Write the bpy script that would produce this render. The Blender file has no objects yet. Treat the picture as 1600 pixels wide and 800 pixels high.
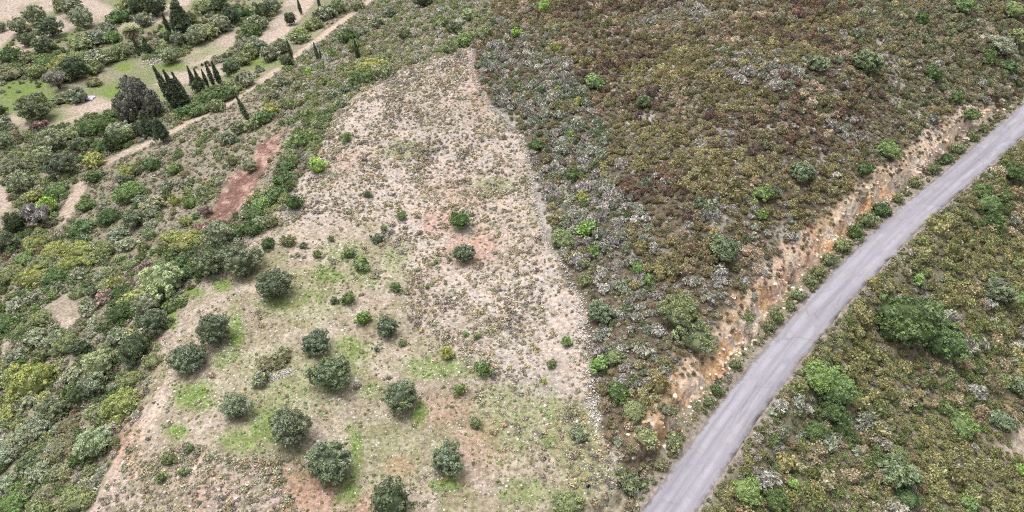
import bpy, bmesh, math, random
import numpy as np
from mathutils import Vector, Matrix, noise as mnoise

random.seed(7)
RNG = np.random.default_rng(7)
SC = bpy.context.scene
SC.render.engine = 'CYCLES'
COL = SC.collection

# ------------------------------------------------------------------ camera, world, sun, exposure
CAM_H = 77.0
PITCH = math.radians(40.0)            # below the horizontal
FPX = 1081.0                          # focal length in photograph pixels (1600 wide)
cam_d = bpy.data.cameras.new('camera')
cam = bpy.data.objects.new('camera', cam_d)
COL.objects.link(cam)
cam.location = (0, 0, CAM_H)
cam.rotation_euler = (math.radians(90) - PITCH, 0, 0)
cam_d.sensor_width = 36.0
cam_d.lens = FPX / 1600.0 * 36.0
cam_d.clip_start = 1.0
cam_d.clip_end = 20000.0
SC.camera = cam

SUN_EL, SUN_AZ = math.radians(72), math.radians(-50)     # azimuth measured from +Y towards +X
w = bpy.data.worlds.new('World')
SC.world = w
w.use_nodes = True
wn, wl = w.node_tree.nodes, w.node_tree.links
sky = wn.new('ShaderNodeTexSky')
sky.sky_type = 'NISHITA'
sky.sun_disc = False
sky.sun_elevation = SUN_EL
sky.sun_rotation = SUN_AZ
sky.dust_density = 6.0
sky.air_density = 1.0
hs = wn.new('ShaderNodeHueSaturation')
hs.inputs['Saturation'].default_value = 0.16            # overcast: the cloud layer greys the blue
wl.new(sky.outputs[0], hs.inputs['Color'])
bg = wn['Background']
bg.inputs['Strength'].default_value = 0.15
wl.new(hs.outputs[0], bg.inputs['Color'])
sd = bpy.data.lights.new('sun', 'SUN')
sd.energy = 1.0
sd.angle = math.radians(32)
sd.color = (1.0, 0.965, 0.93)
sun = bpy.data.objects.new('sun', sd)
COL.objects.link(sun)
sdir = Vector((math.sin(SUN_AZ) * math.cos(SUN_EL), math.cos(SUN_AZ) * math.cos(SUN_EL), math.sin(SUN_EL)))
sun.rotation_euler = sdir.to_track_quat('Z', 'Y').to_euler()
sun.location = sdir * 300
SC.cycles.use_denoising = False
SC.cycles.filter_width = 1.1
SC.cycles.max_bounces = 5
SC.view_settings.view_transform = 'Standard'
SC.view_settings.look = 'None'
SC.view_settings.gamma = 1.0
SC.view_settings.use_curve_mapping = False
SC.view_settings.exposure = 0.98

# ------------------------------------------------------------------ small maths
CP, SP = math.cos(PITCH), math.sin(PITCH)

def rays(u, v):
    u = np.asarray(u, float); v = np.asarray(v, float)
    a = (u - 800) / FPX
    b = -(v - 400) / FPX
    d = np.stack([a, CP + b * SP, -SP + b * CP], -1)
    return d                                              # depth along the axis = 1

def at_z(u, v, z):
    d = rays(u, v)
    t = (np.asarray(z, float) - CAM_H) / d[..., 2]
    return d[..., 0] * t, d[..., 1] * t

def project(x, y, z):
    dz = z - CAM_H
    dep = y * CP - dz * SP
    up = y * SP + dz * CP
    dep = np.where(dep < 1.0, 1.0, dep)
    return 800 + FPX * x / dep, 400 - FPX * up / dep, dep

def lin(c):
    c = np.asarray(c, float) / 255.0
    return np.where(c <= 0.04045, c / 12.92, ((c + 0.055) / 1.055) ** 2.4)

def sm(a, b, x):
    t = np.clip((x - a) / (b - a), 0, 1)
    return t * t * (3 - 2 * t)

def _h(ix, iy, seed):
    n = (ix.astype(np.int64) * 374761393 + iy.astype(np.int64) * 668265263 + seed * 982451653) & 0xFFFFFFFF
    n = ((n ^ (n >> 13)) * 1274126177) & 0xFFFFFFFF
    n = n ^ (n >> 16)
    return (n & 0xFFFF) / 65535.0

def vnoise(x, y, seed=0):
    ix, iy = np.floor(x), np.floor(y)
    fx, fy = x - ix, y - iy
    fx = fx * fx * (3 - 2 * fx); fy = fy * fy * (3 - 2 * fy)
    ix = ix.astype(np.int64); iy = iy.astype(np.int64)
    a = _h(ix, iy, seed); b = _h(ix + 1, iy, seed); c = _h(ix, iy + 1, seed); d = _h(ix + 1, iy + 1, seed)
    return (a * (1 - fx) + b * fx) * (1 - fy) + (c * (1 - fx) + d * fx) * fy

def fbm(x, y, seed=0, oct=4):
    s, a, t = 0.0, 1.0, 0.0
    for i in range(oct):
        s = s + a * vnoise(x * 2 ** i + 17.3 * i, y * 2 ** i - 9.1 * i, seed + i)
        t += a; a *= 0.5
    return s / t

def in_poly(u, v, poly):
    inside = np.zeros(np.shape(u), bool)
    n = len(poly)
    for i in range(n):
        x1, y1 = poly[i]; x2, y2 = poly[(i + 1) % n]
        if y1 == y2: continue
        c = ((y1 > v) != (y2 > v)) & (u < (x2 - x1) * (v - y1) / (y2 - y1) + x1)
        inside ^= c
    return inside

def seg_dist(u, v, pts, closed=False):
    best = np.full(np.shape(u), 1e9); tt = np.zeros(np.shape(u)); side = np.zeros(np.shape(u))
    n = len(pts)
    for i in range(n if closed else n - 1):
        x1, y1 = pts[i][:2]; x2, y2 = pts[(i + 1) % n][:2]
        dx, dy = x2 - x1, y2 - y1
        L = dx * dx + dy * dy
        t = np.clip(((u - x1) * dx + (v - y1) * dy) / L, 0, 1)
        px, py = x1 + t * dx, y1 + t * dy
        d = np.hypot(u - px, v - py)
        m = d < best
        best = np.where(m, d, best); tt = np.where(m, i + t, tt)
        side = np.where(m, np.sign(dx * (v - y1) - dy * (u - x1)), side)
    return best, tt, side

def poly_soft(u, v, poly, soft):
    d = seg_dist(u, v, poly, True)[0]
    s = np.where(in_poly(u, v, poly), d, -d)
    return sm(-soft, soft, s)

# ------------------------------------------------------------------ terrain heights
CTRL = [  # pixel, height: field
 (150,800,-1.5),(450,790,-.5),(720,400,0),(880,790,-1),(900,500,.8),(650,600,-.3),(330,480,-1.0),(480,250,1.0),(560,180,2),(700,95,4),
 (640,240,1.5),(300,620,-.8),(520,400,0),(400,900,-1),(700,950,-1),(820,300,2.2),(190,700,-2),(260,540,-1.8),(420,360,-.3),
 # slope and valley on the left
 (100,800,-5),(0,800,-8),(0,700,-10),(160,620,-6),(80,600,-10),(0,560,-13),(200,480,-6.5),(120,480,-10),(0,420,-17),(270,400,-6),(200,330,-12),
 (330,330,-5),(100,340,-18),(0,250,-23),(150,260,-18),(380,260,-6),(260,220,-14),(0,120,-26),(100,160,-24),(0,0,-28),(200,80,-25),(310,150,-19),
 (380,180,-13),(430,200,-6),(450,90,-18),(350,30,-24),(500,60,-17),(480,140,-10),(560,20,-18),(600,90,-7),(650,30,-9),(700,60,-2),(740,20,-2),(-200,0,-30),(-200,400,-22),(-200,800,-16),
 # hill
 (745,90,4.2),(835,260,2.8),(860,380,1.8),(915,480,1),(930,620,0),(1000,300,6),(1000,100,9.5),(860,60,6.5),(1200,300,9.5),(1180,120,13.5),(1340,60,14.5),
 (1200,0,14.5),(1000,0,10),(850,0,5),(1080,450,4.5),(1000,620,1.2),(1010,500,2.6),(1100,560,2.2),(1170,480,3.6),(1270,390,4.9),(1330,300,6.5),(1440,240,6.2),
 (1420,130,11),(1520,170,6.5),(1500,60,12),(1590,60,9),(1700,40,8),(1450,-20,15),(1600,-60,13),(1300,200,10.5),(960,760,-1),
 # below the road
 (1200,740,-4.2),(1300,800,-8),(1300,680,-6.5),(1340,560,-5),(1430,470,-4.6),(1530,370,-4),(1600,280,-2.5),(1440,600,-9),(1560,480,-8.5),(1600,600,-14),
 (1500,760,-14),(1620,780,-18),(1800,500,-20),(1800,800,-26),(1700,300,-8),(1300,950,-11),(1100,950,-3),(900,950,-1.5),(0,950,-8)]
CT = np.array(CTRL, float)
cx, cy = at_z(CT[:, 0], CT[:, 1], CT[:, 2])
CXY = np.stack([cx, cy], 1)

def tps_u(r2):
    return np.where(r2 > 1e-9, 0.5 * r2 * np.log(np.maximum(r2, 1e-9)), 0.0)
_sc = 100.0
_P = CXY / _sc
_K = tps_u(((_P[:, None] - _P[None]) ** 2).sum(-1)) + np.eye(len(_P)) * 0.004
_A = np.zeros((len(_P) + 3,) * 2)
_A[:-3, :-3] = _K
_A[:-3, -3:] = np.c_[np.ones(len(_P)), _P]
_A[-3:, :-3] = _A[:-3, -3:].T
_W = np.linalg.solve(_A, np.r_[CT[:, 2], 0, 0, 0])

def base_h(x, y):
    x = np.asarray(x, float); y = np.asarray(y, float)
    shp = x.shape
    xf, yf = x.ravel() / _sc, y.ravel() / _sc
    lo, hi = _P.min(0) - .1, _P.max(0) + .1
    xc, yc = np.clip(xf, lo[0], hi[0]), np.clip(yf, lo[1], hi[1])
    z = _W[-3] + _W[-2] * xc + _W[-1] * yc
    for i in range(len(_P)):
        z = z + _W[i] * tps_u((xc - _P[i, 0]) ** 2 + (yc - _P[i, 1]) ** 2)
    z = np.clip(z, -34, 19)
    out = np.hypot(xf - xc, yf - yc)
    z = z * (1 - sm(0, 6, out)) - 18 * sm(0, 6, out)
    return z.reshape(shp)

# ------------------------------------------------------------------ road axis
ROAD_L = [(985,827),(1005,800),(1042,750),(1078,700),(1112,650),(1149,600),(1189,550),(1234,500),(1279,450),(1329,400),(1378,350),(1440,300),(1500,250),(1561,200),(1602,162)]
ROAD_R = [(1065,830),(1085,800),(1116,750),(1152,700),(1184,650),(1223,600),(1262,550),(1302,500),(1344,450),(1391,400),(1440,350),(1497,300),(1554,250),(1607,200),(1643,168)]
def road_z(v): return np.interp(v, [160, 330, 600, 830], [0.6, -0.4, -1.6, -2.6])
_l = np.array(ROAD_L, float); _r = np.array(ROAD_R, float)
lz, rz = road_z(_l[:, 1]), road_z(_r[:, 1])
lx, ly = at_z(_l[:, 0], _l[:, 1], lz); rx, ry = at_z(_r[:, 0], _r[:, 1], rz)
mid = np.stack([(lx + rx) / 2, (ly + ry) / 2, (lz + rz) / 2], 1)
wid = []
for i in range(len(mid)):
    t = mid[min(i + 1, len(mid) - 1), :2] - mid[max(i - 1, 0), :2]
    n = np.array([-t[1], t[0]]) / np.hypot(*t)
    wid.append(abs((np.array([lx[i] - rx[i], ly[i] - ry[i]]) * n).sum()))
print('ROAD widths', np.round(wid, 2), 'x', np.round(mid[:, 0], 1), 'y', np.round(mid[:, 1], 1))
# prolong both ends past the frame, then resample as a smooth line
e0 = mid[0] - (mid[1] - mid[0]) / np.linalg.norm(mid[1] - mid[0]) * 60
e1 = mid[-1] + (mid[-1] - mid[-2]) / np.linalg.norm(mid[-1] - mid[-2]) * np.array([70, 70, 0])
e2 = e1 + np.array([60, 90, 3.0])
key = np.vstack([e0, mid, e1, e2])
s = np.r_[0, np.cumsum(np.hypot(*np.diff(key[:, :2], axis=0).T))]
ss = np.arange(0, s[-1], 2.0)
axis = np.stack([np.interp(ss, s, key[:, k]) for k in range(3)], 1)
for _ in range(12):
    axis[1:-1] = axis[1:-1] * .5 + (axis[:-2] + axis[2:]) * .25
HWID = float(np.median(wid)) / 2 * 1.08
AX = axis[::3]

def road_d(x, y):
    d, t, sd_ = seg_dist(x, y, AX)
    return d, np.interp(t, np.arange(len(AX)), AX[:, 2]), sd_   # side > 0: hill side (left of travel)

def bank_rise(x, y, d):
    jag = (fbm(x * .3, y * .3, 91, 4) - .5) * 3.4
    return sm(HWID + 2.6, HWID + 4.9, d + jag)

def height(x, y):
    z = base_h(x, y)
    d, rz_, sd_ = road_d(x, y)
    hill = bank_rise(x, y, d)
    cap = rz_ + 2.0 + 2.6 * fbm(x * .06, y * .06, 95, 2) + .52 * np.maximum(d - HWID - 4.5, 0)
    e = np.clip((cap - z) / 3.0 * .5 + .5, 0, 1)
    z = np.where(sd_ > 0, cap * (1 - e) + z * e - 1.5 * e * (1 - e), z)
    low = sm(HWID + 0.9, HWID + 5.0, d)
    k = np.where(sd_ > 0, hill, low)
    z0 = z
    z = rz_ * (1 - k) + z * k
    rough = (fbm(x * .09, y * .09, 5, 3) - .5) * 1.3 + (fbm(x * .45, y * .45, 11, 3) - .5) * .45
    rough = rough + (fbm(x * .05, y * .05, 15, 3) - .5) * 4.5 * sm(20, 36, x) * sm(14, 32, d) * (sd_ > 0)
    damp = sm(HWID - .2, HWID + 2.5, d)
    cut = np.where(sd_ > 0, 4 * k * (1 - k), 0) * (np.abs(fbm(x * .7, y * .7, 97, 4) - .5) * 5.0 - .7)
    return z + rough * damp + cut - 0.06 * (1 - sm(HWID + .2, HWID + .8, d))

def ground(u, v):
    """first point of the terrain under each pixel ray"""
    u = np.atleast_1d(np.asarray(u, float)); v = np.atleast_1d(np.asarray(v, float))
    d = rays(u, v)
    z = np.zeros(len(u))
    lo = np.full(len(u), 30.0); hi = np.full(len(u), 30.0)
    done = np.zeros(len(u), bool)
    t = 30.0
    while t < 620 and not done.all():
        t2 = t * 1.02
        p = d * t2
        under = (CAM_H + p[:, 2]) < height(p[:, 0], p[:, 1])
        new = under & ~done
        lo[new] = t; hi[new] = t2
        done |= under
        t = t2
    lo[~done] = hi[~done] = 620
    for _ in range(12):
        m = (lo + hi) / 2
        p = d * m[:, None]
        under = (CAM_H + p[:, 2]) < height(p[:, 0], p[:, 1])
        hi = np.where(under, m, hi); lo = np.where(under, lo, m)
    p = d * hi[:, None]
    return np.stack([p[:, 0], p[:, 1], height(p[:, 0], p[:, 1])], 1), hi

# ------------------------------------------------------------------ zones of the place, drawn as outlines on the ground
P_HILL = [(740,70),(735,110),(760,160),(790,190),(815,215),(828,250),(835,300),(850,370),(885,425),(905,465),(915,500),(920,600),(932,660),(985,730),(1005,770),
          (1040,665),(1110,560),(1180,480),(1290,378),(1330,295),(1430,250),(1540,190),(1720,60),(1720,-140),(760,-140),(770,30)]
P_FIELD = [(740,70),(690,82),(590,128),(520,178),(498,240),(452,310),(415,352),(330,425),(300,462),(252,530),(240,600),(200,690),(130,830),(130,1000),(1000,1000),(1000,770),(985,735),(932,660),(920,600),(912,500),
           (900,465),(880,425),(846,370),(830,300),(824,250),(808,215),(780,185),(755,160),(735,110)]
P_ORCH = [(415,352),(500,352),(590,345),(632,430),(640,510),(740,590),(850,630),(880,700),(900,830),(900,1000),(130,1000),(130,830),(290,690),(430,720),(470,800),(330,820),(200,690),(240,600),(252,530),(300,462),(330,425)]
P_TRACKS = [
 ([(580,-2),(545,25),(500,60),(470,82),(440,105),(400,132),(350,165),(310,185),(270,205),(230,225),(185,245),(150,262),(130,285),(110,320),(95,348)], 1.9),
 ([(520,-40),(480,5),(445,45),(415,75)], 2.6),
 ([(265,600),(225,665),(190,720),(150,800)], 1.5),
 ([(730,85),(745,150),(780,200),(815,270),(832,340),(860,400),(885,440)], .7),
 ([(880,430),(868,500),(885,560),(878,640),(885,720),(880,780)], .8),
 ([(15,180),(45,196),(100,190),(160,165)], 1.6),
]
P_PINK = [[(-40,-40),(115,-30),(100,10),(60,25),(0,75),(-40,80)],[(115,-20),(160,5),(180,15),(160,35),(120,45),(70,70),(0,100),(20,70),(80,45)],[(170,40),(215,20),(270,5),(300,-20),(330,-30),(290,15),(230,45),(190,52)],
          [(285,98),(300,75),(330,58),(370,45),(372,62),(350,85),(320,100),(290,108)],[(240,135),(255,118),(300,108),(352,100),(345,118),(300,128),(262,140)],[(395,70),(425,30),(445,0),(500,-10),(470,25),(440,62),(410,70)],
          [(90,175),(150,150),(190,160),(150,180),(100,195),(30,200)],[(65,482),(105,455),(137,490),(105,517),(88,500)],[(90,590),(112,560),(118,565),(100,600)],[(-20,260),(15,300),(20,350),(-20,360)],[(0,540),(35,515),(30,530),(0,560)],
          [(100,130),(140,115),(165,105),(160,120),(120,138)]]
P_RED = [(441,200),(436,222),(428,240),(415,262),(402,285),(396,305),(378,330),(352,346),(324,344),(337,318),(350,292),(364,270),(386,263),(398,245),(405,224),(425,218)]
GREEN = [(300,620,36,24,1),(275,675,20,14,1),(425,665,44,36,.9),(380,690,45,24,.7),(556,705,14,45,.9),(655,650,14,22,1),(700,757,26,14,.9),(545,765,18,28,.8),(368,520,16,45,1),(345,560,14,20,.7),
         (548,545,30,22,.8),(520,565,60,30,.5),(685,575,65,22,.7),(510,430,32,16,.8),(545,395,45,22,.45),(440,472,45,16,.7),(348,446,16,12,1),(300,458,22,10,1),(270,492,8,22,1),(620,400,22,32,.5),(565,430,32,22,.5),
         (640,233,45,14,.6),(770,290,42,16,.5),(855,690,14,16,.9),(862,640,16,40,.6),(800,650,65,60,.45),(970,745,14,16,1.2),(820,770,45,24,.6),(580,610,30,20,.5),(480,470,60,40,.35),(600,700,80,60,.3),(450,600,90,60,.4),
         (35,145,48,22,1),(62,155,30,18,.9),(180,145,28,14,1),(195,105,18,8,1),(265,105,42,7,.7),(272,45,34,9,.8),(400,98,22,8,.9),(440,98,16,8,.7),(110,57,22,7,.6),(195,-2,22,6,.8),(75,182,40,12,.6),(20,170,30,12,.6),(150,135,20,8,.6),(250,150,20,10,.4),(330,78,30,12,.4)]
REDDISH = [(480,770,60,45,.8),(625,728,28,18,.8),(690,640,60,30,.45),(750,690,40,50,.5),(200,700,26,50,.6),(720,300,60,30,.35),(740,390,50,30,.7),(690,350,40,26,.6),(575,790,50,25,.6),(330,770,60,40,.3),(540,250,30,20,.4),(745,130,20,60,.4)]

def ell(u, v, lst, warp):
    m = np.zeros(np.shape(u))
    for (a, b, rx_, ry_, s_) in lst:
        r = np.hypot((u - a) / rx_, (v - b) / ry_) + warp
        m = np.maximum(m, s_ * (1 - sm(.25, 1.45, r)))
    return m

TRACK_W = []
for pts, hw in P_TRACKS:
    g, _ = ground([p[0] for p in pts], [p[1] for p in pts])
    TRACK_W.append((g[:, :2], hw))
WALL_PX = [(738,78),(735,100),(748,140),(765,165),(790,190),(818,218),(826,250),(834,300),(846,350),(852,378),(868,402),(886,425),(896,450),(908,472),(916,500),(917,545),(920,590),(926,625),(932,655)]
WALL_W, _ = ground([p[0] for p in WALL_PX], [p[1] for p in WALL_PX])

def surface(x, y, z):
    """soil colour, stoniness, grassiness for points on the ground"""
    u, v, dep = project(x, y, z)
    behind = (y * CP - (z - CAM_H) * SP) < 5
    u = np.where(behind, 800 + x * 12, u); v = np.where(behind, 1500, v)
    n1 = fbm(x * .12, y * .12, 21, 4); n2 = fbm(x * .5, y * .5, 31, 4); n3 = fbm(x * .03, y * .03, 41, 3)
    wu = u + (n2 - .5) * 1.2 * FPX / dep * 2.2; wv = v + (fbm(x * .5, y * .5, 37, 4) - .5) * 1.6 * FPX / dep
    K = 0.55
    def c(*rgb): return lin(rgb) * K
    col = np.zeros(np.shape(x) + (3,)) + c(150, 141, 122)
    stony = np.zeros(np.shape(x)) + .25; grassy = np.zeros(np.shape(x)) + .35
    def mix(rgb, m):
        nonlocal col
        col = col * (1 - m[..., None]) + c(*rgb) * m[..., None]
    mix((128, 132, 92), sm(.5, .7, n1) * .6)
    mix((170, 155, 140), sm(.5, .35, n2) * .5)
    # hill floor
    mh = poly_soft(wu, wv, P_HILL, 3)
    mix((112, 99, 84), mh); mix((186, 178, 170), mh * sm(.55, .7, n1) * .8)
    stony = stony * (1 - mh) + mh * .6; grassy = grassy * (1 - mh) + .1 * mh
    # field
    mf = poly_soft(wu, wv, P_FIELD, 3)
    mix((190, 177, 168), mf); mix((176, 162, 147), mf * sm(.45, .68, n1) * .75); mix((208, 184, 168), mf * sm(.5, .3, n2) * .6)
    stony = stony * (1 - mf) + mf * .8; grassy = grassy * (1 - mf) + .12 * mf
    mo = poly_soft(wu, wv, P_ORCH, 22)
    mix((176, 160, 144), mo * .92); mix((140, 138, 100), mo * sm(.48, .7, n1) * .75); mix((198, 180, 168), mo * sm(.54, .36, n2) * .7); mix((150, 134, 114), mo * sm(.55, .7, n2) * .5)
    grassy = grassy + mo * .3; stony = stony * (1 - mo) + mo * 1.0
    md = poly_soft(wu, wv, [(860,640),(905,620),(985,735),(1010,810),(980,860),(880,860),(870,700)], 12)
    mix((176, 164, 142), md * .9); mix((140, 142, 96), md * sm(.5, .6, n1) * .8)
    # lower left slope strip of dry grass
    ms = poly_soft(wu, wv, [(270,215),(360,165),(410,140),(440,150),(420,200),(380,240),(330,300),(260,360),(200,360),(240,290)], 10) * (1 - mf)
    mix((158, 146, 130), ms); stony = np.maximum(stony, ms * .4)
    mu = poly_soft(wu, wv, [(590,120),(640,60),(600,20),(560,40),(520,90),(480,150),(520,175)], 10) * (1 - mf)
    mix((150, 142, 112), mu)
    m2 = poly_soft(wu, wv, [(-500,-200),(560,-200),(500,60),(400,130),(300,180),(150,255),(0,300),(-500,400)], 6)
    mix((150, 146, 120), m2 * .7); mix((128, 136, 92), m2 * sm(.45, .6, n1) * .6)
    for p in P_PINK:
        m = poly_soft(wu, wv, p, 4) * (.35 + .6 * sm(.36, .52, n1)); mix((194, 176, 162), m); grassy = grassy * (1 - m)
    mr = poly_soft(wu, wv, P_RED, 3)
    mix((138, 106, 94), mr); mix((122, 90, 80), mr * sm(.5, .66, n2)); mix((192, 160, 146), mr * sm(.52, .66, fbm(x * .8 + y * .5, y * .25 - x * .1, 61, 3))); grassy = grassy * (1 - mr); stony = stony * (1 - mr * .7)
    for (pts, hw) in TRACK_W:
        d = seg_dist(x, y, pts)[0] + (n2 - .5) * 1.4
        m = (1 - sm(hw * .5, hw * 1.3, d)) * (.9 if hw > 1.3 else .12); mix((200, 180, 164), m); grassy = grassy * (1 - m)
    rd = ell(u, v, REDDISH, (n2 - .5) * .9)
    mix((192, 148, 130), np.clip(rd * 1.15, 0, 1) * .85)
    g = ell(u, v, GREEN, (n1 - .5) * .5 + (n2 - .5) * .9)
    mix((122, 146, 70), np.clip(g * (.85 + .5 * n2), 0, 1) * .88); grassy = grassy * (1 - g) + g
    # by the road
    d, rz_, side = road_d(x, y)
    mrt = poly_soft(wu, wv, [(1089,830),(1640,160),(1900,160),(1900,1200),(1089,1200)], 3) * (d > HWID)
    mix((140, 130, 112), mrt); mix((196, 178, 162), mrt * poly_soft(wu, wv, [(1545,650),(1610,640),(1700,760),(1560,720)], 8))
    mix((190, 172, 158), mrt * sm(.62, .75, n1) * .5)
    hr_ = bank_rise(x, y, d)
    bank = np.where(side > 0, sm(.0, .12, hr_) * sm(1.0, .86, hr_), 0) * (v > 165) * sm(.2, .36, fbm(x * .1, y * .1, 77, 2) + .12) * sm(715, 670, v)
    bank = np.maximum(bank, .4 * np.where(side > 0, sm(HWID + 8, HWID + 6, d + (n2 - .5) * 5) * (hr_ > .5), 0) * (v > 165) * sm(700, 660, v))
    mix((250, 208, 160), bank); mix((248, 230, 212), bank * sm(.5, .62, n2)); mix((222, 172, 132), bank * sm(.46, .34, n2) * .8); mix((236, 200, 182), bank * sm(.5, .65, n1) * .7); mix((240, 226, 212), bank * sm(310, 270, v) * .6)
    grassy = grassy * (1 - bank); stony = stony * (1 - bank) + .6 * bank
    sh = 1 - sm(HWID + .4, HWID + 1.6, d + (n2 - .5) * 1.2)
    mix((160, 147, 138), sh)
    col = col * (0.86 + .28 * n3)[..., None]
    return col, np.clip(stony, 0, 1), np.clip(grassy, 0, 1), np.clip(np.maximum(bank, mr * .8), 0, 1)

# ------------------------------------------------------------------ materials
def new_mat(name):
    m = bpy.data.materials.new(name); m.use_nodes = True
    nt = m.node_tree; nt.nodes.clear()
    out = nt.nodes.new('ShaderNodeOutputMaterial')
    b = nt.nodes.new('ShaderNodeBsdfPrincipled')
    b.inputs['Roughness'].default_value = .9
    b.inputs['Specular IOR Level'].default_value = .15
    nt.links.new(b.outputs[0], out.inputs[0])
    return m, nt, b, out

def N(nt, t, **kw):
    n = nt.nodes.new(t)
    for k, v in kw.items(): setattr(n, k, v)
    return n

def mixc(nt, fac, a, b, mode='MIX'):
    n = nt.nodes.new('ShaderNodeMix'); n.data_type = 'RGBA'; n.blend_type = mode
    for sock, val in ((n.inputs[0], fac), (n.inputs[6], a), (n.inputs[7], b)):
        if hasattr(val, 'is_output'): nt.links.new(val, sock)
        elif isinstance(val, (int, float)): sock.default_value = val
        else: sock.default_value = (*val, 1)
    return n.outputs[2]

def ramp(nt, src, p0, p1, c0=0., c1=1.):
    n = nt.nodes.new('ShaderNodeMapRange'); n.interpolation_type = 'SMOOTHSTEP'
    n.inputs[1].default_value = p0; n.inputs[2].default_value = p1; n.inputs[3].default_value = c0; n.inputs[4].default_value = c1
    nt.links.new(src, n.inputs[0]); return n.outputs[0]

def mul(nt, a, b):
    n = nt.nodes.new('ShaderNodeMath'); n.operation = 'MULTIPLY'
    for s_, v in ((n.inputs[0], a), (n.inputs[1], b)):
        if hasattr(v, 'is_output'): nt.links.new(v, s_)
        else: s_.default_value = v
    return n.outputs[0]

def tex_noise(nt, vec, scale, detail=4, rough=.6):
    n = N(nt, 'ShaderNodeTexNoise'); n.inputs['Scale'].default_value = scale; n.inputs['Detail'].default_value = detail; n.inputs['Roughness'].default_value = rough
    nt.links.new(vec, n.inputs['Vector']); return n.outputs['Fac']

def ground_mat():
    m, nt, b, out = new_mat('soil')
    geo = N(nt, 'ShaderNodeNewGeometry'); pos = geo.outputs['Position']
    a = N(nt, 'ShaderNodeAttribute', attribute_name='soil')
    st = N(nt, 'ShaderNodeAttribute', attribute_name='stony'); gr = N(nt, 'ShaderNodeAttribute', attribute_name='grassy')
    n1 = tex_noise(nt, pos, 1.6, 5, .7); n2 = tex_noise(nt, pos, .45, 3)
    c = mixc(nt, 1.0, a.outputs['Color'], ramp(nt, n1, .32, .68, .6, 1.36), 'MULTIPLY')
    # grass flecks
    g = tex_noise(nt, pos, 2.6, 4, .75)
    gm = mul(nt, ramp(nt, g, .47, .6), gr.outputs['Fac'])
    gcol = mixc(nt, ramp(nt, n2, .35, .65), tuple(lin((120, 122, 70)) * .6), tuple(lin((104, 128, 58)) * .6))
    c = mixc(nt, mul(nt, gm, .7), c, gcol)
    # grit and pebbles
    for sc_, lo, hi, colr, amt in ((4.2, .16, .09, (206, 196, 188), .85), (7.5, .2, .1, (196, 186, 178), .7), (2.1, .12, .07, (214, 206, 200), .9)):
        vo = N(nt, 'ShaderNodeTexVoronoi'); vo.inputs['Scale'].default_value = sc_
        nt.links.new(pos, vo.inputs['Vector'])
        keep = ramp(nt, vo.outputs['Color'], .45, .5)
        f = mul(nt, mul(nt, ramp(nt, vo.outputs['Distance'], lo, hi, 0, 1) if False else ramp(nt, vo.outputs['Distance'], hi, lo, 1, 0), keep), mul(nt, st.outputs['Fac'], amt))
        c = mixc(nt, f, c, tuple(lin(colr) * .68))
    nt.links.new(c, b.inputs['Base Color'])
    bp = N(nt, 'ShaderNodeBump'); bp.inputs['Strength'].default_value = .6; bp.inputs['Distance'].default_value = .12
    nt.links.new(tex_noise(nt, pos, 3.2, 5, .7), bp.inputs['Height'])
    # broken earth and rock where the slope is cut open
    rk = N(nt, 'ShaderNodeAttribute', attribute_name='rocky')
    mp = N(nt, 'ShaderNodeMapping'); mp.inputs['Scale'].default_value = (1, 1, .45); nt.links.new(pos, mp.inputs[0])
    rn = N(nt, 'ShaderNodeTexNoise', noise_type='RIDGED_MULTIFRACTAL'); rn.inputs['Scale'].default_value = 1.1; rn.inputs['Detail'].default_value = 6
    nt.links.new(mp.outputs[0], rn.inputs['Vector'])
    b2 = N(nt, 'ShaderNodeBump'); b2.inputs['Distance'].default_value = .5
    nt.links.new(rk.outputs['Fac'], b2.inputs['Strength']); nt.links.new(rn.outputs['Fac'], b2.inputs['Height'])
    nt.links.new(bp.outputs[0], b2.inputs['Normal']); nt.links.new(b2.outputs[0], b.inputs['Normal'])
    return m

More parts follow.
